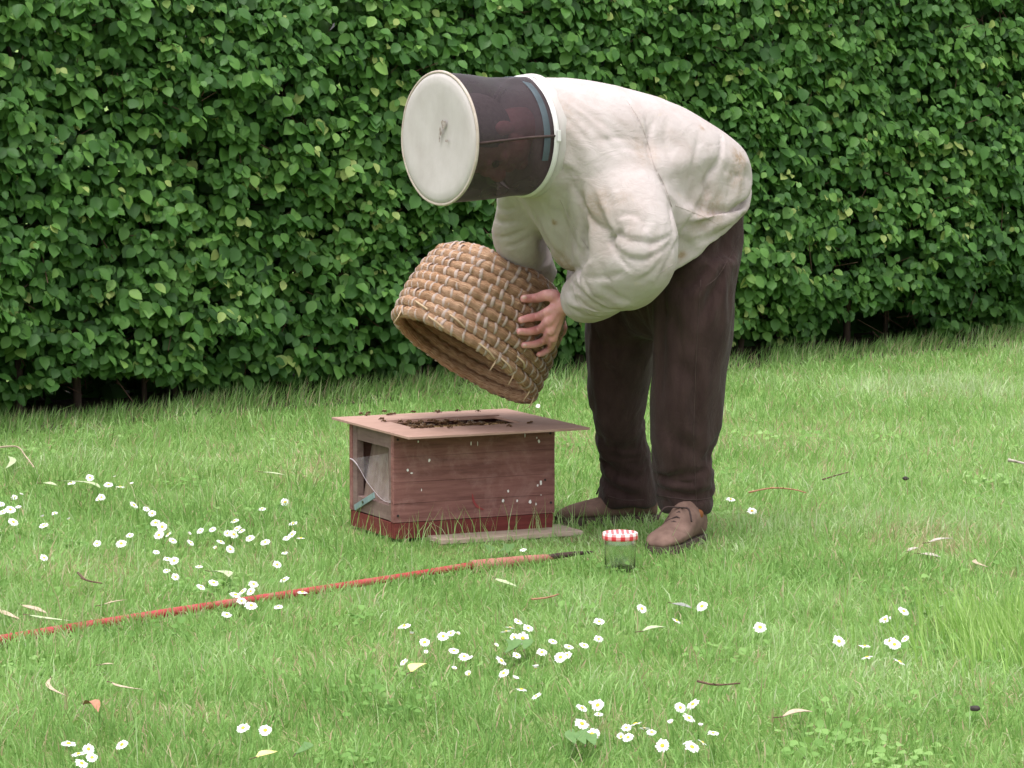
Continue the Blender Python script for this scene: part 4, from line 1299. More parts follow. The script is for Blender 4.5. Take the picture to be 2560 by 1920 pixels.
for pts, dep, wid in TF:
    h3 = [h for h in (bvt.ray_cast(CAM, ray(*q).normalized()) for q in catmull(pts, 8)) if h[0] is not None]
    if len(h3) < 4: continue
    A = np.array([tuple(h[0]) for h in h3]); D = np.linalg.norm(co[:, None, :] - A[None], axis=2)
    j = D.argmin(1); dm = D.min(1); tp = np.sin(np.pi * np.clip(j / (len(A) - 1) * .84 + .08, 0, 1))
    disp += tp * dep * (-np.exp(-(dm / wid) ** 2) + .5 * np.exp(-((dm - 2.1 * wid) / (1.1 * wid)) ** 2))
disp += np.array([noise.noise(Vector(q) * 8) * .006 + (.5 - abs(noise.noise(Vector((q[0] * 13 + q[2] * 2, q[1] * 13, q[2] * 4.5))))) * .010 * (.4 + max(0, noise.noise(Vector(q) * 3.1 + Vector((2, 0, 0))) + .3)) for q in co]) - .003
set_co(tr_, co + no * disp[:, None])
tro = mobj('trousers', tr_, MAT['trousers'], per)
bv3 = BVHTree.FromPolygons([Vector(q) + per.location for q in get_co(tr_)], [tuple(p.vertices) for p in tr_.polygons])
for pts in ([(1752, 700), (1745, 800), (1738, 950), (1734, 1100), (1738, 1200), (1742, 1282)], [(1846, 590), (1825, 640), (1795, 690), (1765, 715)], [(1648, 1238), (1690, 1246), (1740, 1250), (1782, 1244)], [(1520, 1240), (1560, 1250), (1610, 1250)]):
    line = []
    for q in catmull(pts, 8):
        hit, nr, ix, ds = bv3.ray_cast(CAM, ray(*q).normalized())
        if hit is not None and (not line or (hit - line[-1]).length < .06): line.append(hit + nr * .0002)
    if len(line) > 4:
        mb = MB(); mb.tube(line, .0014, 5); me = mb.mesh('seam', True); me.transform(Matrix.Translation(-Vector(per.location))); me.materials.append(MAT['lace']); link(bpy.data.objects.new('seam', me), tro)

# ---- shoes
def shoe(heel, d, lab):
    d = Vector(d).normalized(); s = Vector((-d.y, d.x, 0)); L = .295
    heel = Vector(heel); heel.z = 0
    mb = MB(); rows = []
    #          t    width  z_low z_top
    prof = [(.00, .018, .022, .082), (.03, .035, .018, .100), (.12, .041, .018, .112), (.26, .043, .018, .128), (.38, .044, .018, .112), (.52, .045, .018, .080), (.68, .051, .018, .066), (.82, .048, .018, .056), (.93, .035, .018, .044), (.985, .016, .020, .032)]
    vs, fs, n = [], [], 20
    rows = catmull([list(q) for q in prof], 3)
    for t, w, z0, z1 in rows:
        c_ = heel + d * (t * L)
        for k in range(n):
            a = 2 * math.pi * k / n; ca, sa = math.cos(a), math.sin(a)
            zz = (z0 + z1) / 2 + (z1 - z0) / 2 * math.copysign(abs(sa) ** (.75 if sa < 0 else 1.1), sa)
            ww = w * math.copysign(abs(ca) ** .72, ca) * (1 if sa < .3 else 1 - .35 * (sa - .3))
            vs.append(c_ + s * ww + Vector((0, 0, zz)))
    m_ = len(rows)
    for i in range(m_ - 1):
        for k in range(n): fs.append((i * n + k, i * n + (k + 1) % n, (i + 1) * n + (k + 1) % n, (i + 1) * n + k))
    fs += [tuple(range(n)), tuple((m_ - 1) * n + k for k in reversed(range(n)))]
    mb.add(vs, fs); up = mb.build('shoe', MAT['shoe'], per, True); up['label'] = lab
    out = [(0, .025), (.04, .036), (.2, .041), (.4, .042), (.55, .048), (.7, .054), (.85, .049), (.95, .034), (1.0, .012)]
    loop = [heel + d * (t * L) + s * w for t, w in out] + [heel + d * (t * L) - s * w for t, w in reversed(out)]
    nn = len(loop); mb = MB()
    mb.add([q + Vector((0, 0, .001)) for q in loop] + [q + Vector((0, 0, .022)) for q in loop], [tuple(range(nn)), tuple(range(2 * nn - 1, nn - 1, -1))] + [(k, (k + 1) % nn, nn + (k + 1) % nn, nn + k) for k in range(nn)])
    so_ = mb.mesh('sole'); so_.transform(Matrix.Translation(-Vector(per.location))); so_.materials.append(MAT['sole']); link(bpy.data.objects.new('sole', so_), up)
    for k in range(4):
        t = .36 + k * .062; zt = .103 - k * .0105
        mb = MB(); mb.tube([heel + d * (t * L) + s * .030 + Vector((0, 0, zt - .012)), heel + d * ((t + .02) * L) + Vector((0, 0, zt + .004)), heel + d * ((t + .03) * L) - s * .030 + Vector((0, 0, zt - .012))], .0028, 6)
        me = mb.mesh('lace', True); me.transform(Matrix.Translation(-Vector(per.location))); me.materials.append(MAT['lace']); link(bpy.data.objects.new('lace', me), up)
    for sg in (-1, 1):
        p0 = heel + d * (.40 * L) + Vector((0, 0, .106))
        mb = MB(); pts = catmull([p0, p0 + d * .03 + s * sg * .035 + Vector((0, 0, .002)), p0 + d * .045 + s * sg * .05 + Vector((0, 0, -.03))], 4)
        mb.tube([Vector(q) for q in pts], .0026, 6); me = mb.mesh('lace', True); me.transform(Matrix.Translation(-Vector(per.location))); me.materials.append(MAT['lace']); link(bpy.data.objects.new('lace', me), up)
    mb = MB(); mb.ellipsoid(heel + d * .07 + s * .024 + Vector((0, 0, .084)), (.022, .020, .018), None, 14, 10); me = mb.mesh('heel_patch', True); me.transform(Matrix.Translation(-Vector(per.location))); me.materials.append(MAT['sock']); link(bpy.data.objects.new('heel_patch', me), up)
    # ankle sock
    mb = MB(); limb(mb, [(heel + d * .040 + Vector((0, 0, .075)), .033), (heel + d * .045 + Vector((0, 0, .14)), .036)], 16, 3)
    mb.build('sock', MAT['sock'], per, True)
hn = G(1742, 1352); shoe(hn, (-.42, -.91, 0), 'worn brown suede shoe nearest the glass jar')
hf = G(1640, 1303); shoe(hf, (-.95, -.22, 0), 'worn brown suede shoe beside the hive box')

# ---- body: head, neck, trunk, arms, hands and legs in one surface
mb = MB()
HX = -VAX                                               # crown direction of the head
face = (Vector((-.10, -.35, -.93)) - HX * Vector((-.10, -.35, -.93)).dot(HX)).normalized()
ear = HX.cross(face).normalized()
HMAT = Matrix((face, ear, HX)).transposed()             # local head axes: x face, y ear, z crown
hc = VT_C + VAX * .150
def H(x, y, z): return hc + HMAT @ Vector((x, y, z))
mb.ellipsoid(H(-.012, 0, .025), (.098, .078, .100), HMAT, 24, 16)
mb.ellipsoid(H(.030, 0, -.045), (.062, .062, .085), HMAT, 20, 14)
mb.ellipsoid(H(.098, 0, -.022), (.024, .016, .026), HMAT, 12, 8)
mb.ellipsoid(H(.092, 0, .006), (.016, .012, .030), HMAT, 12, 8)
mb.ellipsoid(H(.076, 0, .028), (.018, .048, .014), HMAT, 14, 8)
mb.ellipsoid(H(.082, 0, -.066), (.014, .026, .010), HMAT, 12, 8)
mb.ellipsoid(H(.070, 0, -.102), (.020, .024, .020), HMAT, 12, 8)
for s_ in (-1, 1):
    mb.ellipsoid(H(-.008, s_ * .080, -.008), (.020, .010, .034), HMAT, 12, 8)
    mb.ellipsoid(H(.060, s_ * .040, -.018), (.022, .020, .018), HMAT, 12, 8)
limb(mb, [(H(-.01, 0, -.05), .056), (H(-.02, 0, -.13), .058), (P(1400, 370, 9.61), .068)], 20)
SH = P(1440, 385, 9.63)
limb(mb, [(SH, .10), (P(1550, 420, 9.71), .125), (P(1650, 480, 9.80), .12), (P(1690, 580, 9.87), .12), (P(1680, 640, 9.87), .09)], 24)
limb(mb, [(SH, .07), (LS, .055), (P(1560, 510, 9.50), .045), (P(1596, 606, 9.47), .040), (P(1520, 705, 9.55), .040), (P(1438, 752, 9.68), .031), (P(1398, 764, 9.71), .029)], 20)
limb(mb, [(SH, .07), (P(1345, 420, 9.76), .055), (P(1292, 540, 9.82), .048), (P(1290, 590, 9.87), .044), (P(1330, 670, 10.0), .036), (P(1350, 715, 10.06), .029)], 20)
limb(mb, [(P(1715, 640, 9.80), .085), (P(1712, 930, 9.76), .055), (P(1714, 1270, 9.82), .03)], 18)
limb(mb, [(P(1620, 640, 9.95), .085), (P(1550, 950, 10.09), .050), (P(1568, 1255, 10.18), .03)], 18)
# left hand, back of the hand to the camera, thumb uppermost
def fing(joints, r0, r1):
    r0, r1 = r0 * 1.22, r1 * 1.12
    k = len(joints); rr = [r0 + (r1 - r0) * i / (k - 1) for i in range(k)]
    limb(mb, list(zip(joints, rr)), 14, 5)
Wr = P(1402, 762, 9.705)
fing([P(1388, 740, 9.70), P(1366, 738, 9.70), on_skep(1338, 746, .013), on_skep(1306, 748, .010)], .0150, .0100)
k_i, k_m, k_r, k_p = P(1370, 780, 9.69), P(1373, 803, 9.69), P(1378, 826, 9.70), P(1384, 845, 9.72)
fing([k_i, on_skep(1342, 791, .020), on_skep(1321, 795, .012), on_skep(1299, 801, .009)], .0118, .0088)
fing([k_m, on_skep(1345, 821, .022), on_skep(1320, 829, .012), on_skep(1295, 829, .009)], .0118, .0088)
fing([k_r, on_skep(1356, 848, .020), on_skep(1332, 860, .012), on_skep(1306, 863, .009)], .0112, .0082)
fing([k_p, on_skep(1370, 866, .016), on_skep(1356, 880, .010), on_skep(1343, 886, .008)], .0100, .0072)
for kk, r_ in ((k_i, .0150), (k_m, .0150), (k_r, .0142), (k_p, .0125)):
    limb(mb, [(Wr + (kk - Wr) * .05, .020), (Wr + (kk - Wr) * .55, .0165), (kk, r_ * .9)], 14, 4)
limb(mb, [(Wr, .021), (P(1388, 745, 9.70), .0185)], 12, 4)
# right hand spread against the far side of the skep
W2 = P(1352, 722, 10.07)
def far_pt(a_deg, i, lift):
    rad, z = SK_PROF[i]; a = R(a_deg)
    return SK_M @ Vector((math.cos(a) * (rad + SK_RC + lift), math.sin(a) * (rad + SK_RC + lift), z))
for a0, i0 in ((70, 3), (62, 4), (56, 5), (50, 6)):
    b_ = far_pt(a0 - 26, i0 + 1, .014); fing([W2 + (b_ - W2) * .15, b_, far_pt(a0 - 8, i0, .011), far_pt(a0 + 6, i0, .008)], .0135, .0085)
fing([W2, far_pt(30, 7, .016), far_pt(44, 8, .010)], .015, .010)
bd = remesh(mb.mesh('body'), .0034, 2, .5)
mobj('body', bd, MAT['skin'], per)
# thumb nail and eyes
for s_ in (-1, 1):
    mb = MB(); mb.ellipsoid(H(.079, s_ * .034, .004), (.010, .013, .008), HMAT, 12, 8); mb.build('eye', MAT['eye'], per, True)
MAT['nail_skin'] = simple('finger_nail', (0.60, 0.37, 0.34), (0.66, 0.43, 0.40), 60, 0.35)
tp_ = on_skep(1307, 745, .0195); mb = MB(); mb.ellipsoid(tp_, (.0075, .0030, .0052), Matrix.Rotation(R(-8), 3, 'Y'), 12, 8); mb.build('thumb_nail', MAT['nail_skin'], per, True)
tp_ = on_skep(1307, 862, .0160); mb = MB(); mb.ellipsoid(tp_, (.0058, .0026, .0040), None, 12, 8); mb.build('finger_nail', MAT['nail_skin'], per, True)
# hair: a cap over the skull behind the brow
mb = MB(); mb.ellipsoid(H(-.020, 0, .030), (.098, .084, .102), HMAT, 28, 18)
hm = mb.mesh('hair', True); bm = bmesh.new(); bm.from_mesh(hm)
bmesh.ops.delete(bm, geom=[q for q in bm.verts if (HMAT.transposed() @ (q.co - hc)).x > .045 or (HMAT.transposed() @ (q.co - hc)).z < -.055], context='VERTS'); bm.to_mesh(hm); bm.free()
mobj('hair', hm, MAT['hair'], per)
# ---- veil: flat cloth top, net cylinder, strap, zip
ve = bpy.data.objects.new('veil', None); ve.empty_display_size = .05; link(ve, per)
Z_ = Vector((0, 0, 1)); v_b = (Z_ - VAX * Z_.dot(VAX)).normalized(); v_a = VAX.cross(v_b)      # v_b up
def vp(t, ang, rad, sq=1.0):
    return VT_C + VAX * t + v_b * (math.cos(ang) * rad) + v_a * (math.sin(ang) * rad)
def vmesh(name, mat, prof, n=72, wob=0.0, cap0=False, a0=0, a1=2 * math.pi):
    vs, fs = [], []; closed = abs(a1 - a0 - 2 * math.pi) < 1e-6; nn = n if closed else n + 1
    for t, r_ in prof:
        for k in range(nn):
            a = a0 + (a1 - a0) * k / n
            w = 1 + wob * noise.noise(Vector((math.cos(a) * 2.2, math.sin(a) * 2.2, t * 9)))
            vs.append(vp(t, a, r_ * w))
    for i in range(len(prof) - 1):
        for k in range(n): fs.append((i * nn + k, i * nn + (k + 1) % nn, (i + 1) * nn + (k + 1) % nn, (i + 1) * nn + k))
    if cap0: fs.append(tuple(range(nn)))
    mb = MB(); mb.add(vs, fs); me = mb.mesh(name, True); me.transform(Matrix.Translation(-Vector(per.location)))
    me.materials.append(mat); return link(bpy.data.objects.new(name, me), ve)
RV = .171
crown = vmesh('crown', MAT['crown'], [(.0035, .003), (.003, .03), (.0015, .07), (-.001, .11), (-.003, .14), (-.003, .158), (.001, .168), (.007, .172), (.010, .168), (.011, .15)], 84, .012)
vmesh('piping', MAT['piping'], [(.004 + .0042 * math.sin(q), RV + .0015 + .0042 * math.cos(q)) for q in [2 * math.pi * j / 8 for j in range(9)]], 84, .012)
vmesh('net', MAT['net'], [(.009, .168), (.04, .1665), (.09, .164), (.15, .161), (.20, .158), (.235, .156), (VL, .154)], 84, .05)
vmesh('strap', MAT['strap'], [(.226, .1575), (.227, .1585), (.246, .1580), (.247, .1570)], 40, .0, a0=R(-8), a1=R(112))
vmesh('zip_band', MAT['zip'], [(VL - .006, .1565), (VL - .004, .1600), (VL + .004, .1620), (VL + .008, .1600), (VL + .010, .157)], 84, .008)
vmesh('collar', MAT['crown'], [(VL + .010, .1570), (VL + .015, .1600), (VL + .024, .1630), (VL + .036, .1615), (VL + .05, .156)], 84, .035)
q0 = vp(.012, R(93), .1675); q1 = vp(VL - .004, R(88), .1560)
mb = MB(); mb.tube([q0, vp(.09, R(91), .166), vp(.17, R(89), .162), q1], .0038, 6)
me = mb.mesh('net_seam', True); me.transform(Matrix.Translation(-Vector(per.location))); me.materials.append(MAT['lace']); link(bpy.data.objects.new('net_seam', me), ve)
c_ = vp(VL + .002, R(88), .166); nrm = (c_ - vp(VL, 0, 0)).normalized()
mb = MB(); M3 = Matrix((VAX, nrm, VAX.cross(nrm))).transposed(); mb.box(c_, (.010, .006, .030), M3)
me = mb.mesh('zip_pull', False, .0015); me.transform(Matrix.Translation(-Vector(per.location))); me.materials.append(MAT['zip']); link(bpy.data.objects.new('zip_pull', me), ve)
for px, py, w_, h_ in ((1109, 312, 12, 22), (1101, 330, 6, 20), (1117, 352, 8, 7), (1098, 345, 3, 18)):
    d_ = ray(px, py); n_ = VAX; t = (VT_C - CAM - VAX * .0042).dot(n_) / d_.dot(n_); c_ = CAM + d_ * t
    vs = [c_]; nk = 9
    for k in range(nk):
        a = 2 * math.pi * k / nk; q = random.uniform(.5, 1.2)
        vs.append(c_ + v_a * (math.cos(a) * w_ / 960 * .95 * q) + v_b * (math.sin(a) * h_ / 960 * .7 * q))
    mb = MB(); mb.add(vs, [(0, 1 + k, 1 + (k + 1) % nk) for k in range(nk)]); me = mb.mesh('dirt_mark'); me.transform(Matrix.Translation(-Vector(per.location)))
    me.materials.append(MAT['dirt'] if 'dirt' in MAT else MAT.setdefault('dirt', simple('dirt_mark', (0.16, 0.12, 0.10), (0.38, 0.33, 0.31), 110, 0.9))); link(bpy.data.objects.new('dirt_mark', me), ve)
# ------------------------------------------------------------------ red pole
pts2 = [G(-260, 1652, .022), G(0, 1600, .022), G(400, 1535, .018), G(800, 1474, .019), G(1010, 1441, .019), G(1180, 1413, .022)]
po = thing('garden_pole', 'long worn red painted pole with pointed iron tip lying in the grass before the hive', 'pole', G(-260, 1658))
mb = MB(); mb.tube([Vector(q) for q in catmull(pts2, 4)], [.0125 - .0035 * min(1, k / 16) for k in range(21)], 12); mb.build('shaft', MAT['pole'], po, True)
mb = MB(); mb.tube([G(1176, 1416, .018), G(1178, 1416, .018), G(1240, 1410, .019), G(1320, 1401, .020), G(1365, 1395, .020), G(1392, 1392, .020)], [.010, .0165, .0160, .0140, .0100, .004], 14)
mb.build('socket', MAT['pole_tip'], po, True)
mb = MB(); mb.tube([G(1352, 1395, .022), G(1392, 1390, .022), G(1440, 1384, .021), G(1482, 1380, .018)], [.006, .008, .0065, .003], 10); mb.build('iron_tip', MAT['iron'], po, True)

# ------------------------------------------------------------------ glass jar
jb = G(1550, 1428)
ja = thing('glass_jar', 'small glass jar with red and white gingham lid standing in the grass', 'jar', jb)
rj, hj = .0405, .098
prof = [(0, .002), (rj * .8, .002), (rj * .97, .006), (rj, .014), (rj, .072), (rj * .97, .080), (rj * .90, .086), (rj * .90, hj - .004),
        (rj * .84, hj - .004), (rj * .84, .086), (rj * .91, .078), (rj * .935, .070), (rj * .935, .014), (rj * .85, .008), (0, .007)]
n = 40; vs, fs = [], []
for r_, z in prof:
    for k in range(n): vs.append(jb + Vector((r_ * math.cos(2 * math.pi * k / n), r_ * math.sin(2 * math.pi * k / n), z)))
for i in range(len(prof) - 1):
    for k in range(n): fs.append((i * n + k, i * n + (k + 1) % n, (i + 1) * n + (k + 1) % n, (i + 1) * n + k))
mb = MB(); mb.add(vs, fs); mb.build('glass', MAT['glass'], ja, True)
RL = .0465; mats = [MAT['lid_white'], MAT['lid_pink'], MAT['lid_red']]
vs, fs, mi = [], [], []
n = 48; rows = [(RL * .97, hj - .014), (RL, hj - .010), (RL, hj - .003), (RL * .985, hj + .003), (RL * .93, hj + .005)]
for r_, z in rows:
    for k in range(n): vs.append(jb + Vector((r_ * math.cos(2 * math.pi * k / n), r_ * math.sin(2 * math.pi * k / n), z)))
for i in range(len(rows) - 1):
    for k in range(n):
        fs.append((i * n + k, i * n + (k + 1) % n, (i + 1) * n + (k + 1) % n, (i + 1) * n + k)); a = (k // 2) % 2; b_ = (i // 2) % 2; mi.append(2 - a - b_ if a != b_ else (2 if a == 0 else 0))
g_ = 13; cell = 2 * RL * .93 / g_
t0 = len(vs)
for j in range(g_ + 1):
    for i in range(g_ + 1):
        x, y = -RL * .93 + i * cell, -RL * .93 + j * cell; rr = math.hypot(x, y); lim = RL * .93
        if rr > lim: x, y = x * lim / rr, y * lim / rr
        vs.append(jb + Vector((x, y, hj + .005 - .0008 * (1 if rr < lim * .82 else 0))))
for j in range(g_):
    for i in range(g_):
        fs.append((t0 + j * (g_ + 1) + i, t0 + j * (g_ + 1) + i + 1, t0 + (j + 1) * (g_ + 1) + i + 1, t0 + (j + 1) * (g_ + 1) + i)); mi.append((i % 2) + (j % 2))
me = bpy.data.meshes.new('lid'); me.from_pydata([tuple(q) for q in vs], [], fs)
for q in mats: me.materials.append(q)
me.polygons.foreach_set('material_index', mi); me.update()
mobj('lid', me, None, ja)

# ------------------------------------------------------------------ daisies
def daisy_meshes(seed, closed=0.0):
    r_ = random.Random(seed); n = r_.randint(15, 20); vs, fs = [], []
    for k in range(n):
        a = 2 * math.pi * k / n + r_.gauss(0, .06); l = 1 * r_.uniform(.88, 1.08); w = .17 * r_.uniform(.85, 1.2); z = r_.gauss(0, .05) + closed * .8
        c, s = math.cos(a), math.sin(a); b = len(vs)
        for rr, ww, zz in ((.24, .5, 0), (.65, 1, .05 + z * .6), (.92, .85, z), (1.0, .25, z - .03)):
            R_ = .24 + (rr * l - .24) * (1 - closed * .55)
            for sd_ in (-1, 1): vs.append((c * R_ - s * w * ww * sd_, s * R_ + c * w * ww * sd_, zz + .01 * (k % 2)))
        for q in range(3): fs.append((b + 2 * q, b + 2 * q + 1, b + 2 * q + 3, b + 2 * q + 2))
    pe = mesh_np('petals', vs, fs); pe.materials.append(MAT['petal'])
    mb = MB(); mb.ellipsoid((0, 0, .06), (.30, .30, .16), None, 12, 8); di = mb.mesh('disc', True); di.materials.append(MAT['daisy_disc'])
    bend = r_.uniform(-.5, .5)
    mb = MB(); mb.tube([(bend * .8, .2, -5.2), (bend * .5, .1, -2.6), (0, 0, 0)], .085, 5); st_ = mb.mesh('stem', True); st_.materials.append(MAT['stem'])
    return pe, di, st_
DM = [daisy_meshes(k, 0) for k in range(5)] + [daisy_meshes(9, .75), daisy_meshes(10, .5)]
def daisy(px, py, label, group, rad=.0118, z=None, kind=None):
    z = random.uniform(.032, .052) if z is None else z
    p = G(px, py, z); k = random.randrange(5) if kind is None else kind
    e = thing('daisy', label, 'flower', p, (0, 0, 0), group)
    # heads nod a little towards the light and the camera
    tilt = Vector((random.gauss(0, .4), -random.gauss(.55, .40), 1)).normalized()
    e.rotation_euler = tilt.to_track_quat('Z', 'Y').to_euler(); e.scale = (rad * random.uniform(.72, 1.2),) * 3
    for nm, me in zip(('petals', 'disc', 'stem'), DM[k]): link(bpy.data.objects.new(nm, me), e)
def zp(lst, ox, oy, f): return [(ox + a / f, oy + b / f) for a, b in lst]
A1 = zp([(655, 332), (835, 327), (520, 372), (962, 380), (155, 458), (105, 475), (10, 525), (75, 565), (20, 582), (133, 545), (397, 592), (310, 620), (318, 680), (505, 637), (97, 655), (738, 475), (717, 492), (320, 915), (707, 812), (790, 383), (875, 400), (883, 812)], 0, 1080, 2.911)
A2 = zp([(975, 531), (1065, 560), (1108, 592), (1132, 660), (1180, 690), (945, 752), (1225, 745), (1258, 790), (1157, 750), (1375, 743), (1387, 805), (1457, 720), (1546, 709), (1655, 737), (1700, 745), (1725, 703), (1760, 720), (1708, 647), (1607, 800), (1570, 845), (1676, 853), (1930, 802), (1910, 560), (2132, 665), (2085, 772), (2125, 745), (2190, 773), (2073, 510), (1820, 773), (1137, 875), (1218, 925), (1268, 937), (1213, 1010), (1448, 980), (1277, 1055), (2017, 965), (2070, 1075), (2072, 880)], 0, 1080, 2.911)
A3 = zp([(1462, 1128), (1555, 1097), (1845, 1107), (1825, 1160), (1765, 1160), (1715, 1185), (1758, 1230), (1828, 1263), (1650, 1328), (2025, 1273), (2200, 1168)], 0, 1080, 2.911)
B1 = zp([(862, 190), (810, 230), (785, 255), (927, 232), (837, 291), (892, 297), (1383, 190), (1380, 302), (1085, 318), (1188, 352), (1287, 343), (1135, 420), (1178, 405), (1015, 388), (853, 408), (753, 442), (543, 425), (515, 415), (450, 493), (546, 530), (770, 522), (845, 558), (977, 490), (883, 628), (980, 670), (262, 323), (270, 388), (127, 450), (130, 220), (175, 270), (380, 285), (430, 265), (475, 270), (720, 345), (450, 378)], 960, 1480, 2.572)
B2 = zp([(1658, 107), (2045, 92), (1880, 185)], 960, 1480, 2.572)
B3 = zp([(1272, 745), (1330, 722), (1375, 727), (1380, 787), (1272, 847), (1337, 915), (1558, 873), (1617, 850), (1525, 933), (1570, 935), (1675, 877), (1720, 902), (1905, 743), (1987, 722), (1960, 810), (2035, 862), (1847, 843), (2117, 908), (1950, 967), (2047, 968), (1980, 997), (1790, 988)], 960, 1480, 2.572)
C1 = zp([(1812, 1385), (1868, 1396), (1873, 1420), (1912, 1338), (1922, 1385), (1952, 1320), (1943, 1430), (1932, 1392), (1955, 1380), (1642, 1355)], 0, 0, .864)
D1 = zp([(510, 628), (453, 658), (470, 710), (530, 677), (703, 603), (395, 597)], 0, 1600, 2.304)
D2 = zp([(1400, 507), (1528, 520)], 0, 1600, 2.304)
E1 = zp([(77, 723), (233, 808)], 1800, 1000, 2.911)
for lst, lab, grp in ((A1, 'white daisy in the loose drift at the left edge', 'daisies at the left edge'), (A2, 'white daisy in the drift between left edge and hive box', 'daisies left of the hive box'),
                      (A3, 'white daisy growing beside the red pole', 'daisies beside the red pole'), (B1, 'white daisy in the foreground patch below the hive box', 'daisies in the middle foreground'),
                      (B2, 'small white daisy with drooping petals below the glass jar', 'daisies below the jar'), (B3, 'white daisy in the patch at the bottom centre', 'daisies at the bottom centre'),
                      (C1, 'white daisy in the small group at lower right', 'daisies at the lower right'), (D1, 'white daisy in the cluster at the bottom left corner', 'daisies in the bottom left corner'),
                      (D2, 'white daisy of the pair on the bottom left lawn', 'pair of daisies on the bottom left lawn'), (E1, 'white daisy standing to the right of the near shoe', 'daisies right of the shoes')):
    for q_, (px, py) in enumerate(sorted(lst)):
        dim = random.random() < .12
        daisy(px, py, '%s, %s from the left' % (lab, NTH[q_]), grp, .0088 if dim else .0130, kind=random.choice((5, 6)) if dim else None)
daisy(1345, 1015, 'white daisy behind the hive beneath the mouth of the skep', None)
daisy(1308, 1375, 'white daisy against the pale plank beside the pole', None, z=.06)

# ------------------------------------------------------------------ fallen leaves, twigs and scraps
def flat_leaf(name, p0, p1, wid, mat, label, cat='leaf', group=None, z=.040, curl=.25):
    a, b = G(*p0, z), G(*p1, z + .004); d = b - a; L_ = d.length; d.normalize(); sdv = Vector((-d.y, d.x, 0)).normalized()
    vs, fs = [], []; n = 7; prof = [.06, .55, .9, 1, .85, .5, .04]
    r1 = random.uniform(-1, 1)
    for i in range(n):
        t = i / (n - 1); c = a + d * (L_ * t) + Vector((0, 0, .35 * curl * wid * math.sin(t * 3.1) + .15 * wid * r1 * t)) + sdv * (r1 * .15 * L_ * math.sin(t * 3.14))
        for sd_ in (-1, 0, 1): vs.append(c + sdv * (sd_ * wid * .5 * prof[i] * random.uniform(.88, 1.08)) + Vector((0, 0, curl * wid * .4 * abs(sd_) * prof[i])))
    for i in range(n - 1):
        for k in range(2): fs.append((i * 3 + k, i * 3 + k + 1, (i + 1) * 3 + k + 1, (i + 1) * 3 + k))
    # give the blade a real thickness
    m0 = len(vs); vs2 = vs + [q - Vector((0, 0, .0007)) for q in vs]; fs2 = fs + [tuple(m0 + j for j in reversed(f)) for f in fs]
    e = thing(name, label, cat, a, group=group)
    mb = MB(); mb.add(vs2, fs2); mb.build('blade', mat, e, True)
    mb = MB(); mb.tube([a - d * min(.02, L_ * .3), a + d * .004], .0011, 5); mb.build('stalk', MAT['twig'], e, True)


def twig(pts, rad, label, mat=None, z=.040, name='twig'):
    e = thing(name, label, 'twig', G(*pts[0], z)); q = [Vector(k) for k in catmull([G(a, b, z + random.uniform(-.004, .006)) for a, b in pts], 4)]
    mb = MB(); mb.tube(q, [rad * (1 - .5 * k / len(q)) for k in range(len(q))], 6); mb.build('stick', mat or MAT['twig'], e, True)
    m1 = q[len(q) // 2]; mb = MB(); mb.tube([m1, m1 + (q[-1] - q[0]).normalized().cross(Vector((0, 0, 1))) * .015 + Vector((0, 0, .006))], [rad * .6, rad * .3], 5); mb.build('side_shoot', mat or MAT['twig'], e, True)


flat_leaf('fallen_leaf', (104, 1208), (142, 1210), .035, MAT['pale_leaf'], 'round pale wilted leaf lying among the left daisies')
flat_leaf('fallen_leaf', (150, 1202), (250, 1222), .022, MAT['pale_leaf'], 'long wilted green leaf beside the round pale leaf at left')
flat_leaf('fallen_leaf', (20, 1140), (14, 1172), .022, MAT['pale_leaf'], 'pale drooping leaf below the bent stalk at the left edge')
twig([(-40, 1125), (10, 1117), (45, 1118), (62, 1138), (85, 1168)], .004, 'bent pale stalk lying at the left edge of the lawn', MAT['dry_leaf'])
flat_leaf('fallen_leaf', (-5, 1522), (50, 1547), .02, MAT['dry_leaf'], 'tan dead leaf at the left edge above the pole')
flat_leaf('fallen_leaf', (55, 1512), (118, 1532), .024, MAT['dry_leaf'], 'broad straw coloured dead leaf above the pole at left')
flat_leaf('fallen_leaf', (72, 1537), (180, 1550), .018, MAT['pale_leaf'], 'narrow pale dead leaf just above the pole at left')
flat_leaf('fallen_leaf', (255, 1512), (318, 1499), .010, MAT['dry_leaf'], 'thin straw coloured leaf blade above the pole')
flat_leaf('fallen_leaf', (520, 1428), (572, 1446), .03, MAT['pale_leaf'], 'torn pale green leaf below the left daisies')
twig([(195, 1432), (215, 1450), (255, 1458)], .003, 'thin brown forked twig below the left daisies')
flat_leaf('fallen_leaf', (1028, 1680), (1068, 1664), .032, MAT['yellow_leaf'], 'small bright yellow leaf near the middle daisies')
flat_leaf('fallen_leaf', (640, 1893), (694, 1876), .032, MAT['yellow_leaf'], 'pale yellow leaf at the bottom edge of the lawn')
flat_leaf('fallen_leaf', (208, 1760), (245, 1782), .024, MAT['brown_leaf'], 'curled pinkish brown leaf at the lower left', curl=.9)
flat_leaf('fallen_leaf', (280, 1706), (362, 1722), .012, MAT['dry_leaf'], 'narrow tan leaf strip at the lower left')
flat_leaf('fallen_leaf', (128, 1694), (166, 1738), .011, MAT['dry_leaf'], 'thin pale leaf strip left of the brown leaf')
flat_leaf('fallen_leaf', (250, 1662), (284, 1658), .014, MAT['dry_leaf'], 'small oval tan leaf under the pole at left')
flat_leaf('fallen_leaf', (1682, 1508), (1728, 1516), .03, MAT['grey_leaf'], 'grey leaf lying below the near shoe')
flat_leaf('fallen_leaf', (1605, 1578), (1665, 1570), .03, MAT['pale_leaf'], 'pale grey green leaf in the middle of the lawn')
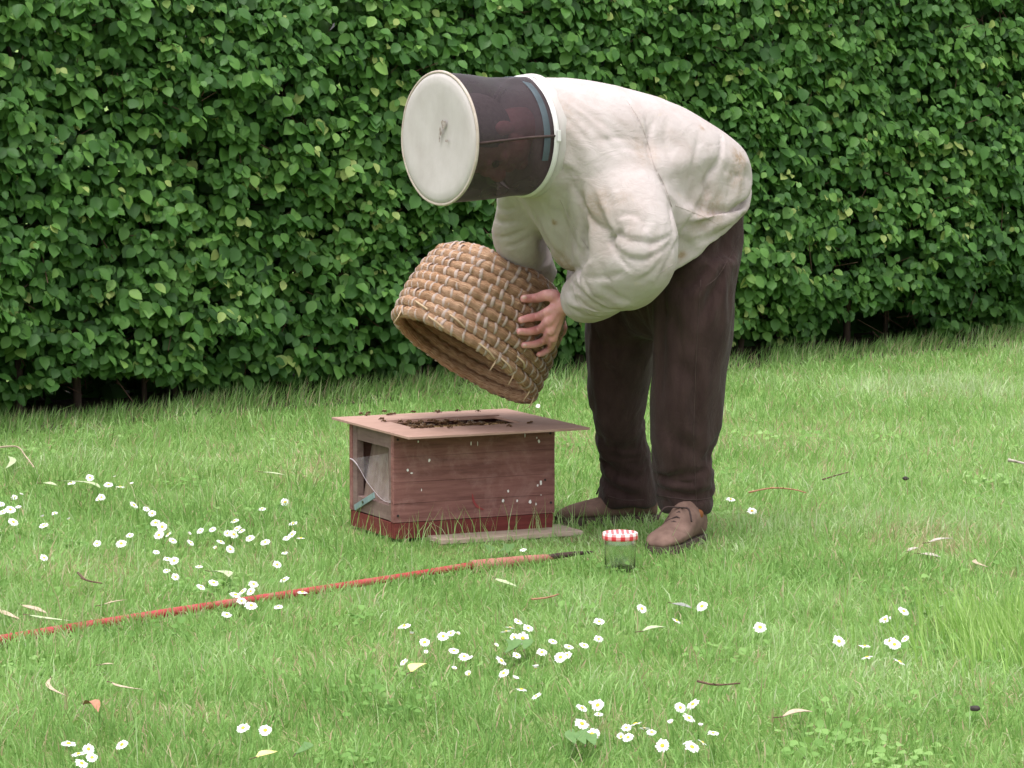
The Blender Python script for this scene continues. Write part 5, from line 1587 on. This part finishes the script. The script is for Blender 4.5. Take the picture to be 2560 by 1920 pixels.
flat_leaf('fallen_leaf', (1955, 1792), (2032, 1784), .034, MAT['dry_leaf'], 'pale tan leaf at the bottom right of the lawn')
flat_leaf('fallen_leaf', (1240, 1446), (1292, 1464), .022, MAT['pale_leaf'], 'wilted pale green leaf below the thick end of the pole')
flat_leaf('fallen_leaf', (655, 1180), (712, 1186), .02, MAT['pale_leaf'], 'pale leaf sprig on the dry patch left of the hive')
flat_leaf('weed_leaf', (738, 1885), (762, 1850), .024, MAT['green_leaf'], 'broad upright green weed leaf near the bottom edge')
for (a, b), lab in (((1262, 1628), 'left'), ((1440, 1858), 'right')):
    for k in range(3):
        flat_leaf('weed_leaf', (a + k * 24, b + random.randint(-6, 8)), (a + k * 24 + random.randint(-24, 24), b - 34), .024, MAT['green_leaf'], '%s round green weed leaf of the %s foreground clump' % (('first', 'second', 'third')[k], lab), group='weed leaves in the foreground')
for k, (a, b) in enumerate(((1222, 1385), (1246, 1380), (1268, 1384))):
    flat_leaf('weed_leaf', (a, b), (a + (-14, 2, 16)[k], b - 26), .022, MAT['green_leaf'], '%s dark weed leaf growing between plank and pole' % ('leftmost', 'middle', 'rightmost')[k], group='weed leaves by the plank', z=.03)
twig([(1872, 1231), (1930, 1220), (1985, 1224), (2015, 1232)], .003, 'thin orange brown twig right of the near shoe', MAT['brown_leaf'])
twig([(2056, 1199), (2085, 1190), (2122, 1180)], .0028, 'short dark twig on the right lawn')
twig([(2520, 1150), (2545, 1155), (2590, 1166)], .006, 'pale stick at the right edge of the lawn', MAT['stone'])
twig([(1330, 1498), (1368, 1494), (1398, 1485)], .0028, 'short reddish twig below the pole tip', MAT['brown_leaf'])
twig([(1745, 1703), (1790, 1712), (1850, 1708)], .003, 'dark curved twig in the right foreground')
def lump(px0, py0, w, h, mat, name, label, cat, z=.03):
    c = G(px0, py0, z); vs, fs = [], []; nu, nv = 10, 6
    e = thing(name, label, cat, c)
    sd_ = random.random() * 20
    for j in range(nv + 1):
        for i in range(nu):
            th, ph = math.pi * j / nv, 2 * math.pi * i / nu; q = Vector((math.sin(th) * math.cos(ph), math.sin(th) * math.sin(ph), math.cos(th)))
            k = 1 + .35 * noise.noise(q * 1.7 + Vector((sd_, 0, 0))); vs.append(c + Vector((q.x * w * k, q.y * w * .9 * k, q.z * h * k)))
    for j in range(nv):
        for i in range(nu): fs.append((j * nu + i, (j + 1) * nu + i, (j + 1) * nu + (i + 1) % nu, j * nu + (i + 1) % nu))
    mb = MB(); mb.add(vs, fs); mb.build('lump', mat, e, True)
flat_leaf('fallen_leaf', (2300, 1384), (2352, 1388), .034, MAT['stone'], 'largest pale dead leaf on the dry patch of the right lawn', z=.026)
flat_leaf('fallen_leaf', (2322, 1356), (2384, 1348), .026, MAT['stone'], 'pinkish pale dead leaf just above the largest dead leaf', z=.028)
flat_leaf('fallen_leaf', (2270, 1378), (2298, 1370), .020, MAT['stone'], 'small pale dead leaf left of the largest dead leaf', z=.026)
flat_leaf('fallen_leaf', (2440, 1398), (2472, 1416), .014, MAT['dry_leaf'], 'narrow tan dead leaf right of the dry patch', z=.030)
lump(2437, 1771, .012, .006, MAT['black_bit'], 'bark_scrap', 'small black scrap of bark at lower right', 'bark', .04)
lump(2264, 1196, .010, .006, MAT['black_bit'], 'bark_scrap', 'small dark scrap of bark on the right lawn', 'bark', .04)
